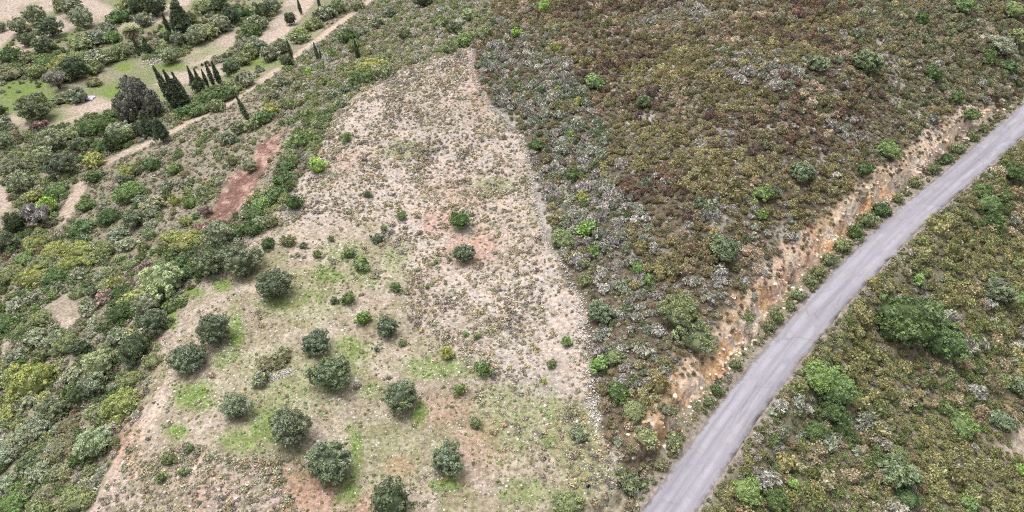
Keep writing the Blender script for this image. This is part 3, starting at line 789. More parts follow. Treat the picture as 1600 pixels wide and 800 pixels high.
PL = [  # u, v, width in px, kind [, label]
 # the field's own trees
 (720,342,38,'rgreen','dark green lobed tree, higher of the two in the pale stony field'),
 (725,395,40,'olived','round grey green tree, lower of the two in the pale stony field'),
 (606,510,38,'olived','compact dark olive tree where the stony field meets the grassy orchard'),
 (497,535,48,'olived','uneven olive tree just above the widest orchard olive, beside bright grass'),
 (522,583,66,'olived','wide lobed olive tree in the middle of the orchard, right of the white rubble'),
 (628,619,58,'olived','olive tree with bright grass at its lower right, above the ploughed arcs'),
 (456,667,68,'olived','big round olive tree between the lime grass patch and the reddish soil'),
 (519,722,76,'olived','largest orchard olive, spreading, over reddish soil with bright grass beside it'),
 (700,717,54,'olived','lone round olive tree on pale ploughed soil at the orchard\'s right side'),
 (616,786,76,'dark','olive tree cut by the bottom edge of the photo, on reddish soil'),
 (884,785,52,'mid','dense green bushy tree at the bottom edge beside the standing person'),
 (372,633,50,'olive','silvery grey olive tree between the two bright grass patches'),
 (340,515,58,'olived','oval dark olive tree with a bright grass crescent at its right'),
 (298,560,56,'olived','oval olive tree near the field\'s left edge, below the grass crescent tree'),
 (432,443,60,'olived','ragged dark olive tree in the upper orchard over bright grass'),
 (380,406,66,'olived','dark grey olive tree at the corner where the orchard meets the thicket'),
 (565,410,30,'sbush','dark round bush in the upper orchard near the brown bramble patch'),
 (885,533,22,'sbush','twin lobed dark bush on the pale path by the drystone wall'),
 (545,465,25,'sbush','dark speckled bush, larger of the two side by side in the upper orchard'),
 (523,469,15,'sdark','small dark bush touching the larger speckled one in the upper orchard'),
 (569,497,25,'sgreen','light green round bush just left of the compact dark olive'),
 (620,449,20,'sbush','small green bush alone where cushions begin above the compact olive'),
 (681,408,10,'sgreen','tiny green bush left of the lower field tree'),
 (629,535,15,'sbush','small green bush below right of the compact dark olive'),
 (589,545,10,'sdark','tiny dark bush below the compact dark olive'),
 (755,575,30,'sbush','green bush among cushions right of the bright orchard grass'),
 (719,607,23,'sbush','dark green bush between the arc olive and the cushion field'),
 (743,660,24,'mid','brownish green bush on the rim of the ploughed orchard arcs'),
 (700,552,25,'syel','yellowish bush in the cushion field beside the bright grass'),
 (627,335,19,'sbush','small green bush left of the two field trees'),
 (575,303,14,'sdark','small dark bush in the stony field below the lime bush'),
 (497,257,31,'lime','vivid lime bush at the upper left edge of the stony field'),
 (541,213,22,'sbush','greyish green bush near the top left of the stony field'),
 (460,316,30,'deep','low wide green bush at the stony field\'s left edge'),
 (452,375,26,'mid','upright green bush in grass at the orchard\'s upper corner'),
 (475,383,14,'sdark','dark little bush beside the upper corner bush of the orchard'),
 (518,372,12,'sbush','tiny green bush on stones at the top of the orchard'),
 (590,372,22,'sdark','dark bush beside the brown bramble patch'),
 (600,356,13,'sbush','tiny green bush above the brown bramble patch'),
 (545,395,20,'sbush','small green bush at the left of the brown bramble patch'),
 (497,397,16,'sbush','small green bush above the bright grass of the upper orchard'),
 (668,448,8,'sbush','tiny green bush in stones right of the lone green bush'),
 (745,525,14,'sbush','small dark green bush deep in the cushion field'),
 (727,522,10,'sgreen','tiny light green bush deep in the cushion field'),
 (862,568,18,'mid','olive round bush on the pale path near the twin bush'),
 (440,556,40,'brown','long dark bramble mound above the white rubble'),
 (418,568,36,'brown','lower left half of the bramble mound, above the white rubble'),
 (408,592,30,'grey','grey green bush against the white rubble'),
 (265,715,26,'mid','low green bush in the tussocks near the field\'s bottom left'),
 (288,738,16,'sbush','small round green bush among tussocks at the bottom left'),
 (253,747,20,'sbush','green bush near the pale edge path at the bottom left'),
 (298,700,14,'sbush','small green bush below the lower bright grass patch'),
 (420,380,26,'deep','green bush hard against the stony field\'s lower left corner'),
 (905,675,34,'grey','dark feathery bush beside the white rubble of the wall\'s lower end'),
 (850,595,12,'syel','small yellow bush beside the path below the twin bush'),
 # hill beside the wall
 (937,565,36,'sgreen','bright green bush close to the wall, below the twin bush'),
 (960,555,34,'mid','olive bush beside the bright green one by the wall'),
 (938,485,46,'blue','blue green bush with a bright top right of the wall bend'),
 (912,437,24,'mid','dark olive bush touching the wall above its bend'),
 (928,125,34,'green','bright green round bush alone on the upper hill'),
 (903,158,20,'syel','yellow green bush below the bright round one on the upper hill'),
 (806,50,20,'lime','lime bush on the upper hill, second from the top'),
 (850,10,22,'lime','lime bush at the very top edge of the hill'),
 (869,74,18,'syel','yellow bush near the top of the hill below the lime ones'),
 (890,210,16,'sgreen','small green bush in grey scrub right of the upper wall'),
 (838,226,24,'deep','green bush close to the middle of the wall'),
 (893,272,30,'deep','dark green bush in grey scrub right of the middle wall'),
 (915,355,34,'sgreen','bright yellow green bush in the scrub above the wall bend'),
 (880,368,46,'mid','wide olive bush beside the wall above its bend'),
 (927,392,24,'sgreen','small bright bush right of the wide wall bush'),
 (910,308,24,'syel','yellowish bush in grey scrub above the bright bush'),
 (938,303,18,'sdark','small dark green bush in grey scrub'),
 (995,420,22,'sgreen','bright green bush in the hill scrub, right of the wall bend'),
 (1012,437,20,'sgreen','green bush below the bright one in the hill scrub'),
 (1005,160,26,'blue','blue green shrub patch in the middle of the upper hill'),
 (1190,297,40,'green','bright green spreading bush in the middle of the hill scrub'),
 (1205,300,24,'blue','blue green bush beside the bright spreading one on the hill'),
 (1127,383,56,'blue','wide blue green bush low on the hill'),
 (1250,265,46,'blue','blue green bush above the road cut on the hill'),
 (1385,228,44,'green','tall green bush on the rim of the road cut'),
 (1350,262,30,'deep','dark bush by the upper end of the road cut'),
 (1093,318,24,'blue','small blue green bush in the lower hill scrub'),
 (1275,97,36,'blue','blue green bush in the pale patch of the upper hill'),
 (1350,92,50,'blue','wide blue green shrub near the hill crest'),
 (1190,335,22,'sgreen','small bright bush below the spreading one'),
 (1437,30,28,'deep','green bush beside the white rock on the hill crest'),
 (1490,150,24,'deep','green bush high on the steep slope above the far road'),
 (1457,115,30,'deep','dark green bush on the steep slope below the crest'),
 (1515,178,26,'sbush','green bush on the cliff rim near the far road'),
 (1060,480,80,'mid','broad olive green thicket low on the hill by the road bank'),
 (1085,520,70,'mid','olive green thicket right above the orange bank'),
 (1010,680,40,'mid','round olive bush at the foot of the hill by the lower bank'),
 (1055,690,34,'mid','olive bush between the bank and the lower road edge'),
 (1040,730,30,'brown','brown olive bush by the lower road edge'),
 (985,755,40,'blue','blue green bush at the bottom by the road'),
 (1150,505,0,'mid'),
 (1170,495,22,'mid','olive bush growing in the orange bank'),
 (1149,568,20,'mid','round bush at the foot of the orange bank'),
 (1120,610,22,'deep','dark bush on the verge under the orange bank'),
 (1108,628,20,'mid','olive bush lowest on the verge under the bank'),
 (965,610,40,'deep','green thicket right of the lower wall'),
 (990,640,44,'mid','dense olive thicket beside the lower wall'),
 (1045,640,30,'brown','brown bush at the top of the lower bank'),
 (1505,5,40,'green','bright green bush at the top edge above the far slope'),(1580,10,46,'mid','olive green bush at the upper right corner'),(1560,68,46,'grey','grey green bush on the far slope near the right edge'),(1588,55,40,'mid','olive bush at the right edge high on the far slope'),(1572,98,36,'deep','deep green bush at the right edge above the pale rock'),(1540,88,30,'deep','deep green bush on the far slope left of the right edge'),
 # verge along the road
 (1205,512,24,'mid','olive bush on the verge under the widest orange bank'),
 (1219,497,26,'mid','verge bush a little up the road from the olive one'),
 (1238,480,18,'mid','small verge bush between two larger ones under the bank'),
 (1254,466,22,'mid','verge bush below the grey rock face'),
 (1272,442,24,'mid','dense verge bush where the orange bank narrows'),
 (1288,428,24,'mid','verge bush just above the narrow bank'),
 (1303,410,26,'mid','verge bush beside the narrowest part of the bank'),
 (1318,384,30,'mid','verge bush under the red orange bank'),
 (1337,363,30,'deep','dark verge bush under the pinkish bank'),
 (1356,344,30,'mid','verge bush in the middle of the dense verge row'),
 (1378,330,28,'deep','dense verge bush under the pale ledge'),
 (1402,310,18,'mid','small verge bush by the pale rock ledge'),
 (1428,284,22,'mid','verge bush by the broken rock ledge of the cut'),
 (1462,266,24,'mid','verge bush where the road nears the cliff'),
 (1478,248,26,'deep','dark verge bush below the grey rock bulge'),
 (1498,233,24,'mid','verge bush below the upper cliff rocks'),
 (1522,214,20,'mid','verge bush near the highest cliff rock'),
 (1542,203,18,'mid','highest verge bush beside the far road'),
 # below the road
 (1268,568,66,'green','bright green thicket beside the road, upper of two merged lobes'),
 (1302,598,76,'green','large bright green thicket lobe set back from the road'),
 (1296,638,54,'deep','darker lower flank of the bright green roadside thicket'),
 (1405,485,110,'deep','large deep green thicket down the slope right of the road'),
 (1390,505,60,'deep','dense green bush at the foot of the large deep thicket'),
 (1470,525,80,'deep','dark green thicket with a bare grey top, lower right of the large one'),
 (1462,490,40,'grey','grey half bare bush on top of the dark thicket'),
 (1555,448,52,'blue','rounded blue green bush high on the lower slope'),
 (1595,465,44,'green','bright green bush at the right edge of the photo'),
 (1433,435,24,'sgreen','small bright bush beside the pale stones below the road'),
 (1540,312,44,'green','tall green bush just below the upper road'),
 (1580,262,46,'deep','green thicket beside the upper road at the right edge'),
 (1550,335,40,'deep','dark green bush beneath the tall one by the upper road'),
 (1498,660,54,'green','bright yellow green domed bush on the lower slope'),
 (1395,732,64,'blue','blue green bush mound in the lower right slope'),
 (1400,710,46,'mid','green bush crowning the blue green mound'),
 (1415,775,40,'deep','deep green bush below the blue green mound'),
 (1236,755,20,'lime','small lime bush in brown scrub at the bottom right'),
 (1163,762,54,'green','bright green thicket at the bottom edge beside the road'),
 (1208,776,52,'deep','deep green thicket at the bottom edge, right of the bright one'),
 (1510,782,34,'green','green bush at the bottom edge of the right slope'),
 (1560,655,44,'blue','blue green bush next to the bright domed bush'),
 (1590,600,44,'blue','blue green bush at the right edge halfway down the slope'),
 (1520,500,0,'mid'),
 (1270,670,44,'deep','dark green bush under the large roadside thicket'),
 (1290,690,36,'grey','silvery grey bush below the roadside thicket'),
 (1595,735,22,'lime','lime bush at the lower right edge'),
 # upper left terraces
 (34,40,32,'olive'),(59,25,34,'olive'),(4,42,18,'olive'),(83,43,38,'olived'),(117,11,36,'olive'),(133,29,34,'olive'),(47,62,26,'olived'),(70,70,32,'olived'),(168,46,27,'grey'),
 (222,10,36,'dark'),(245,10,40,'dark'),(228,32,28,'grey'),(190,22,36,'deep'),(205,10,30,'mid'),(100,5,30,'mid'),(20,82,40,'deep'),(48,88,34,'brown'),(75,92,44,'green'),(98,98,44,'yellow'),(125,92,46,'mid'),(150,90,42,'grey'),(175,86,34,'mid'),(192,80,28,'mid'),
 (130,65,36,'mid'),(155,60,30,'grey'),(178,58,24,'green'),(100,115,42,'grey'),(122,108,40,'dark'),(145,104,34,'mid'),(94,128,30,'dead'),(20,112,40,'brown'),(50,108,28,'brown'),(60,112,26,'mid'),
 (232,73,14,'con'),(290,36,34,'con'),(266,58,20,'dark'),(283,62,25,'grey'),(268,86,32,'olive'),(310,56,32,'olive'),(330,46,36,'mid'),(345,38,32,'olive'),(362,26,30,'dark'),(322,8,34,'mid'),(345,8,30,'dark'),(300,28,22,'mid'),(375,18,28,'deep'),(396,45,34,'deep'),(405,35,30,'grey'),(412,18,28,'dark'),(427,10,26,'olive'),(395,80,30,'mid'),(380,92,28,'mid'),(364,106,28,'dark'),(408,75,28,'grey'),
 (312,132,28,'dark'),(330,147,44,'deep'),(350,143,42,'deep'),(366,135,36,'mid'),(384,125,32,'grey'),(312,166,40,'deep'),(290,172,36,'deep'),(340,165,30,'mid'),(283,146,26,'con'),
 (216,140,40,'big'),(228,152,46,'big'),(205,165,42,'big'),(244,160,36,'big'),(235,195,26,'con'),(256,205,26,'con'),(225,200,30,'dark'),
 (170,188,54,'deep'),(140,196,44,'deep'),(190,200,40,'grey'),(200,180,40,'deep'),(120,205,36,'mid'),
 (62,168,56,'olived'),(4,173,22,'dark'),(8,192,28,'grey'),(65,150,0,'grey'),(100,152,40,'brown'),(125,150,30,'grey'),(65,196,24,'maroon'),(148,128,26,'brown'),
 (10,220,30,'olive'),(85,218,52,'olive'),(125,225,30,'olived'),(30,262,46,'olive'),(40,282,40,'olive'),(76,245,38,'olive'),(102,255,54,'olived'),(150,246,42,'yellow'),(165,222,50,'deep'),(185,218,40,'dark'),(200,210,30,'mid'),(148,272,36,'deep'),
 (205,262,44,'yellow'),(198,281,32,'blue'),(241,254,32,'deep'),(222,262,28,'mid'),(273,262,26,'green'),(205,297,50,'green'),(220,311,28,'grey'),(242,318,38,'grey'),(137,316,38,'deep'),(92,292,48,'green'),(55,302,40,'yellow'),(80,320,32,'lime'),(66,336,48,'dead'),(80,345,36,'brown'),(30,345,46,'dark'),(12,376,44,'olived'),
 (130,352,42,'deep'),(172,332,50,'deep'),(212,340,40,'olived'),(240,330,30,'grey'),(188,365,44,'grey'),(202,378,36,'grey'),(250,336,19,'sbush'),(276,312,28,'yellow'),(300,314,30,'green'),(318,300,26,'mid'),(290,290,24,'grey'),(262,290,26,'grey'),(292,345,22,'yellow'),(270,365,40,'yellow'),(300,372,54,'yellow'),(318,355,34,'maroon'),(345,368,50,'olive'),(342,394,40,'dark'),
 (235,365,24,'mid'),(225,385,26,'mid'),(325,330,24,'maroon'),(318,312,26,'brown'),
 (392,258,28,'olive','grey tree leaning over the red earth scar'),(360,215,30,'grey'),(375,200,28,'grey'),(345,240,26,'grey'),(365,250,24,'mid'),(412,182,38,'deep'),(400,192,30,'mid'),(425,172,30,'yellow'),(475,214,42,'green'),(452,255,36,'deep'),(446,275,36,'deep'),(432,300,34,'deep'),(455,242,30,'mid'),
 (400,330,44,'deep'),(412,315,34,'green'),(396,352,40,'deep'),(372,358,34,'deep'),(425,345,26,'mid'),(495,195,20,'mid'),
 (60,375,50,'yellow'),(90,388,56,'yellow'),(128,385,46,'yellow'),(165,388,44,'mid'),(40,400,44,'green'),(75,405,44,'mid'),(110,408,46,'yellow'),(145,402,36,'yellow'),(20,425,44,'mid'),(52,428,50,'yellow'),(90,428,46,'deep'),(125,425,36,'grey'),
 (12,500,50,'deep'),(25,475,34,'grey'),(55,462,36,'grey'),(66,492,44,'mid'),(58,522,50,'grey'),(90,528,36,'grey'),(110,530,50,'mid'),(95,545,40,'mid'),
 (180,438,36,'yellow'),(165,462,36,'maroon'),(185,420,40,'brown'),(210,410,36,'mid'),(235,415,36,'maroon'),(197,482,50,'deep'),(210,462,40,'yellow'),(236,474,44,'olive'),(246,502,48,'olived'),(225,500,30,'deep'),(262,438,70,'pale','pale silvery green tree, brightest in the thicket at the field\'s edge'),(140,480,34,'grey'),(150,455,26,'blue'),(165,500,30,'brown'),(125,505,24,'brown'),
 (52,588,88,'yellow','large yellow green domed bush at the left edge of the photo'),(30,615,46,'yellow'),(163,570,56,'pale','pale green feathery tree in the lower thicket'),(150,600,46,'olive'),(215,545,50,'dark'),(190,525,34,'grey'),(240,560,40,'mid'),(205,590,46,'mid'),(225,530,36,'dark'),(130,545,34,'dark'),(115,585,36,'grey'),
 (300,420,40,'deep'),(330,412,50,'olived'),(310,398,34,'dark'),(285,405,34,'deep'),(360,392,36,'dark'),(275,470,20,'grey'),
 (15,640,40,'yellow'),(48,625,34,'grey'),(85,640,54,'blue'),(68,662,50,'grey'),(130,618,46,'dark'),(150,640,36,'mid'),(195,625,58,'yellow','yellow topped green bush on the field\'s lower left edge'),(182,656,34,'yellow'),(155,690,56,'pale','pale lobed olive tree at the lower left field edge'),(110,660,46,'brown'),(102,695,50,'brown'),(42,682,54,'grey'),(20,705,44,'grey'),(62,738,46,'grey'),(15,750,46,'grey'),(75,765,40,'brown'),(122,778,56,'mid'),(95,735,40,'brown'),(25,785,50,'green'),(60,790,40,'mid'),(140,735,36,'brown'),(180,690,24,'mid'),(135,712,30,'deep'),(40,725,40,'blue'),(165,655,30,'mid'),(5,590,40,'grey'),(30,555,40,'grey'),
 # slope between track and stony field, upper middle
 (632,52,26,'olive','lone round tree on the dry slope above the stony field'),(662,0,32,'dark','dark tree cut by the top edge above the dry slope'),(628,85,0,'con'),(580,98,52,'yellow'),(570,115,46,'green'),(600,108,36,'mid'),(560,125,34,'deep'),(595,92,34,'brown'),(728,60,34,'green'),(700,72,34,'mid'),(755,52,30,'mid'),(690,35,30,'mid'),(735,20,34,'mid'),(710,45,26,'blue'),
 (545,55,30,'deep'),(555,72,26,'mid'),(520,85,18,'green'),(483,112,16,'lime'),(470,135,26,'grey'),(440,130,30,'grey'),(490,150,24,'mid'),(520,150,22,'grey'),(505,128,24,'mid'),(455,165,28,'mid'),(480,175,24,'mid'),(430,150,24,'grey'),(545,140,24,'grey'),(535,160,22,'grey'),
 (510,18,36,'grey'),(530,10,30,'mid'),(490,35,34,'mid'),(470,55,36,'mid'),(470,50,24,'yellow'),(455,30,22,'dark'),(440,72,30,'grey'),(425,85,30,'grey'),(450,95,24,'dark'),(500,25,22,'dark'),(560,10,20,'mid'),(610,20,24,'grey'),(590,35,26,'grey'),(570,50,20,'grey'),
]
CYPS = [(279,137,56,'dense dark cypress second from the left end of the cypress row'),(290,138,50,'dense dark cypress third from the left end of the cypress row'),(312,124,34,'cypress in the row between the middle pointed one and the small tip'),
   # u, v of the middle, height in px, label
 (263,38,34,'slender cypress right of the palm on the green terrace'),(216,79,17,'short thin cypress at the foot of the palm'),(268,136,64,'tallest cypress, leaning, at the left end of the cypress row'),(303,122,38,'pointed cypress in the middle of the cypress row'),
 (330,116,36,'cypress in the right half of the row, left of the last one'),(340,114,36,'last cypress at the right end of the row'),(322,122,28,'small cypress tip between the others in the row'),(384,169,42,'lone leaning cypress on the dry slope below the dirt track'),
 (468,10,24,'thin cypress on the pale dirt at the top edge'),(453,77,30,'cypress beside the dirt track on the upper slope'),(494,80,26,'thin young cypress, taller of the pair above the track'),(501,85,16,'thin young cypress, shorter of the pair above the track'),(557,78,30,'dark cypress on the dry slope among bushes'),(498,4,24,'short broad cypress at the top edge beside the track')]
LANDMARKS = [('the palm',213,55),('the white stone heap',242,97),('the cypress row',310,125),('the red earth scar',380,270),('the tall dark tree group',222,150),('the bare grey tree',66,336),('the large yellow green dome',50,590),
 ('the pale silvery tree',262,438),('the bend of the dirt track',140,275),('the bright grass terrace',35,145),('the lone cypress',384,169),('the lower left field corner',200,700),('the pale bare patch',105,488),('the white plastic scrap',140,152),
 ('the top edge',480,0),('the upper left corner',20,15),('the stony field\'s upper tip',720,85),('the yellow topped mound',580,98),('the bottom left corner',15,780),('the pale feathery tree',163,570),('the lime bush by the track',80,320),('the left edge halfway down',10,430),
 ('the dry grass slope',330,235)]
USED = {}
def auto_label(words_, u, v):
    order = sorted(LANDMARKS, key=lambda L: math.hypot(u - L[1], (v - L[2]) * 1.3))
    def rel(L):
        dx, dy = u - L[1], v - L[2]
        d = math.hypot(dx, dy)
        a = ('right of' if dx > 0 else 'left of') if abs(dx) > 2.2 * abs(dy) else ('below' if dy > 0 else 'above') if abs(dy) > 2.2 * abs(dx) else ('lower' if dy > 0 else 'upper') + (' right' if dx > 0 else ' left') + ' of'
        pre = 'just ' if d < 42 else '' if d < 85 else 'well '
        return pre + a + ' ' + L[0]
    c1 = f'{words_} {rel(order[0])}'
    if c1 not in USED: return c1
    c2 = f'{words_} {rel(order[0])} and {rel(order[1])}'
    if c2 not in USED and len(c2.split()) <= 16: return c2
    c2 = f'{words_} {rel(order[1])}'
    if c2 not in USED: return c2
    for pre in ('second', 'third', 'fourth'):
        c3 = f'{pre} {words_} {rel(order[0])}'
        if c3 not in USED and len(c3.split()) <= 16: return c3
    return c1

BLOCK = []   # footprints where scrub leaves room
NK = {}
def plant(kind, g, dia, label, u, v, wpx=20):
    name, cat, fm, tint, hr, words_ = KINDS[kind]
    fm0, fm = fm, fm + 'L' if (wpx >= 44 and fm + 'L' in FAM) else fm
    lst = FAM[fm]
    i = NK.get(fm, 0); NK[fm] = i + 1
    cm, wm = lst[i % len(lst)]
    root = bpy.data.objects.new(name, None); COL.objects.link(root)
    root.empty_display_size = .5
    root.location = g
    root.rotation_euler = (0, 0, random.uniform(0, 6.28))
    fam_h = FH[fm0]
    if fm == 'cypress': root.scale = (dia * random.uniform(.9, 1.15), dia * random.uniform(.9, 1.15), dia)
    elif fm == 'conifer': root.scale = (dia * 1.9, dia * 1.9, dia * hr)
    else: root.scale = (dia * random.uniform(.94, 1.08), dia * random.uniform(.94, 1.08), dia * hr * (.72 if (cat == 'bush' and wpx >= 34) else 1.0) / fam_h * random.uniform(.85, 1.02) * .9)
    label = label or auto_label(words_, u, v)
    USED[label] = USED.get(label, 0) + 1
    tag(root, label, cat, GROUPS.get(name))
    tree = cat == 'tree'
    jit = np.array([random.uniform(.86, 1.14)] * 3) * np.array([random.uniform(.94, 1.06), 1, random.uniform(.9, 1.1)])
    c = link('crown' if tree else 'foliage', cm, root); c['tint'] = [float(t) for t in lin(tint) * LF * jit]
    if wm is not None: link('trunk' if tree else 'stem', wm, root)
    BLOCK.append((g[0], g[1], dia * .42))
    return root
GROUPS = {'olive_tree': 'olive trees of the orchard and terraces', 'evergreen_tree': 'dark evergreen trees', 'green_bush': 'green bushes on the slopes', 'yellow_green_bush': 'yellow green bushes in the thicket',
          'grey_green_bush': 'grey green bushes on the slopes', 'blue_green_bush': 'blue green bushes', 'brown_bush': 'brown bushes in the thicket', 'round_bush': 'small bushes in the field', 'cypress_tree': 'cypresses of the valley',
          'conifer_tree': 'conifers of the valley', 'lime_green_bush': 'lime green bushes', 'leafless_tree': 'bare trees'}
def place_plants():
    L = [p for p in PL if p[2] > 0]
    u = np.array([p[0] for p in L], float); v = np.array([p[1] for p in L], float); wpx = np.array([p[2] for p in L], float)
    hr = np.array([KINDS[p[3]][4] * {'conifer': 1.0}.get(KINDS[p[3]][2], 1) for p in L])
    ang = PITCH + np.arctan((v - 400) / FPX)
    off = .40 * wpx * np.cos(ang) * hr * np.where(hr > 1.3, 1.1, 1)
    g, dep = ground(u, v + off)
    e = .5
    for _ in range(2):      # nothing grows on the asphalt
        d = road_d(g[:, 0], g[:, 1])[0]
        gx = (road_d(g[:, 0] + e, g[:, 1])[0] - d) / e; gy = (road_d(g[:, 0], g[:, 1] + e)[0] - d) / e
        need = np.clip(HWID + .3 + .46 * wpx * dep / FPX - d, 0, 4)
        g[:, 0] += gx * need; g[:, 1] += gy * need; g[:, 2] = height(g[:, 0], g[:, 1])
    for i, p in enumerate(L):
        dia = wpx[i] * dep[i] / FPX * (1.04 if (p[1] < 120 and p[0] < 440 and len(p) < 5) else .98)
        if p[0] < 420 and p[1] > 200 and len(p) < 5: dia *= random.uniform(.78, 1.02)
        plant(p[3], g[i], dia, p[4] if len(p) > 4 else None, p[0], p[1], p[2])
    u = np.array([c[0] for c in CYPS], float); v = np.array([c[1] for c in CYPS], float); hpx = np.array([c[2] for c in CYPS], float)
    ang = PITCH + np.arctan((v - 400) / FPX)
    g, dep = ground(u + .12 * hpx, v + hpx * .5)
    for i, c in enumerate(CYPS):
        o = plant('cyp', g[i], hpx[i] * dep[i] / FPX / math.cos(ang[i]) * .98, c[3], c[0], c[1])
        o.rotation_euler = (0, -.08, random.uniform(-.2, .2)) if hpx[i] < 40 else (0, -.2, 0)
        BLOCK[-1] = (g[i][0], g[i][1], .6)
place_plants()
_pg, _ = ground([918], [768.5]); BLOCK.append((_pg[0][0], _pg[0][1] - .3, 1.0))     # room for the person

# ------------------------------------------------------------------ scrub, cushions and stones
def jgrid(sp, umin=-200, umax=1800, vmin=-90, vmax=940, y0=30, y1=330, seed=0):
    g = np.random.default_rng(seed)
    xs = np.arange(-280, 280, sp); ys = np.arange(y0, y1, sp)
    X, Y = np.meshgrid(xs, ys)
    X = X + g.uniform(-.55, .55, X.shape) * sp; Y = Y + g.uniform(-.55, .55, Y.shape) * sp
    X, Y = X.ravel(), Y.ravel()
    k = np.abs(X) < 75 + .85 * Y
    X, Y = X[k], Y[k]
    Z = height(X, Y)
    u, v, dep = project(X, Y, Z)
    k = (u > umin) & (u < umax) & (v > vmin) & (v < vmax)
    return X[k], Y[k], Z[k], u[k], v[k], dep[k], g

def clear(X, Y, f=1.0):
    k = np.ones(len(X), bool)
    B = np.array(BLOCK)
    for b in B: k &= (np.hypot(X - b[0], Y - b[1]) > b[2] * f)
    return k

LAND2 = {
 'hill': [('the bright round hill bush',928,125),('the white crest rock',1427,27),('the bright spreading hill bush',1190,297),('the wide blue green hill bush',1127,383),('the tall rim bush',1385,228),('the white leaning slab',1346,300),
   ('the wall bend',910,480),('the wall end',932,645),('the middle of the wall',835,290),('the grey rock face',1235,425),('the broad olive thicket',1070,495),('the head of the orange bank',1320,325),('the orange bank',1200,480),('the foot of the bank',1075,640),
   ('the two bright scrub bushes',1003,428),('the person',917,760),('the bush by the wall spill',905,675),('the wide wall bush',880,368),('the blue green bush at the wall bend',938,485),('the round bush at the hill foot',1010,680),('the bright bush below the twin bush',937,565)],
 'slope': [('the large roadside thicket',1285,590),('the large deep green thicket',1405,485),('the dark thicket with grey top',1470,525),('the blue green dome',1555,448),('the yellow green dome',1498,660),('the blue green mound',1400,735),('the bare pale patch',1590,690),
   ('the small lime bush',1236,755),('the bottom edge thicket',1180,765),('the tall upper road bush',1540,312),('the pale stones below the road',1420,432),('the silvery bush under the thicket',1290,690),('the bottom edge green bush',1510,782),('the lower right corner',1590,785),('the right edge blue bush',1590,600)],
 'field': [('the lower field tree',725,395),('the higher field tree',720,342),('the compact dark olive',606,510),('the twin lobed bush',885,533),('the vivid lime bush',497,257),('the yellowish cushion field bush',700,552),('the arc olive',700,717),('the person',917,762),('the wall bend',905,480),
   ('the grass patch high in the field',640,235),('the green cushion field bush',755,575),('the bottom left tussock bush',265,715),('the lone small green bush',620,449),('the reddish soil',480,770),('the small bush left of the field trees',627,335),('the bush on the arc rim',743,660),('the middle of the wall',830,300)],
 'valley': LANDMARKS}
USED2 = {}
def cword(t):
    r, g_, b = t; l = .3 * r + .6 * g_ + .1 * b
    sat = (max(t) - min(t)) / max(t)
    h = 'grey' if sat < .34 else 'green' if g_ > r * 1.06 else 'olive' if g_ > r * .86 else 'brown' if g_ > r * .62 else 'rust brown'
    return ('pale ' if l > .24 else 'dark ' if l < .12 else '') + h
def shrub_label(noun, t, size, u, v, zone):
    order = sorted(LAND2[zone], key=lambda L: math.hypot(u - L[1], (v - L[2])))[:4]
    def rel(L):
        dx, dy = u - L[1], v - L[2]; d = math.hypot(dx, dy)
        a = ('right of' if dx > 0 else 'left of') if abs(dx) > 2.2 * abs(dy) else ('below' if dy > 0 else 'above') if abs(dy) > 2.2 * abs(dx) else ('lower' if dy > 0 else 'upper') + (' right' if dx > 0 else ' left') + ' of'
        return ('close ' if d < 28 else '' if d < 60 else 'well ' if d < 110 else 'far ') + a + ' ' + L[0]
    w_ = f'{size} {cword(t)} {noun}'.strip()
    c = [f'{w_} {rel(L)}' for L in order] + [f'{w_} {rel(order[0])} and {rel(order[1])}', f'{w_} {rel(order[0])} and {rel(order[2])}', f'{w_} {rel(order[1])} and {rel(order[2])}']
    for x in c:
        if x not in USED2 and len(x.split()) <= 16: USED2[x] = 1; return x
    for k in ('second', 'third', 'fourth', 'fifth'):
        for x in c[:4]:
            x = f'{k} {x}'
            if x not in USED2 and len(x.split()) <= 16: USED2[x] = 1; return x
    USED2[c[0]] += 1
    return c[0]

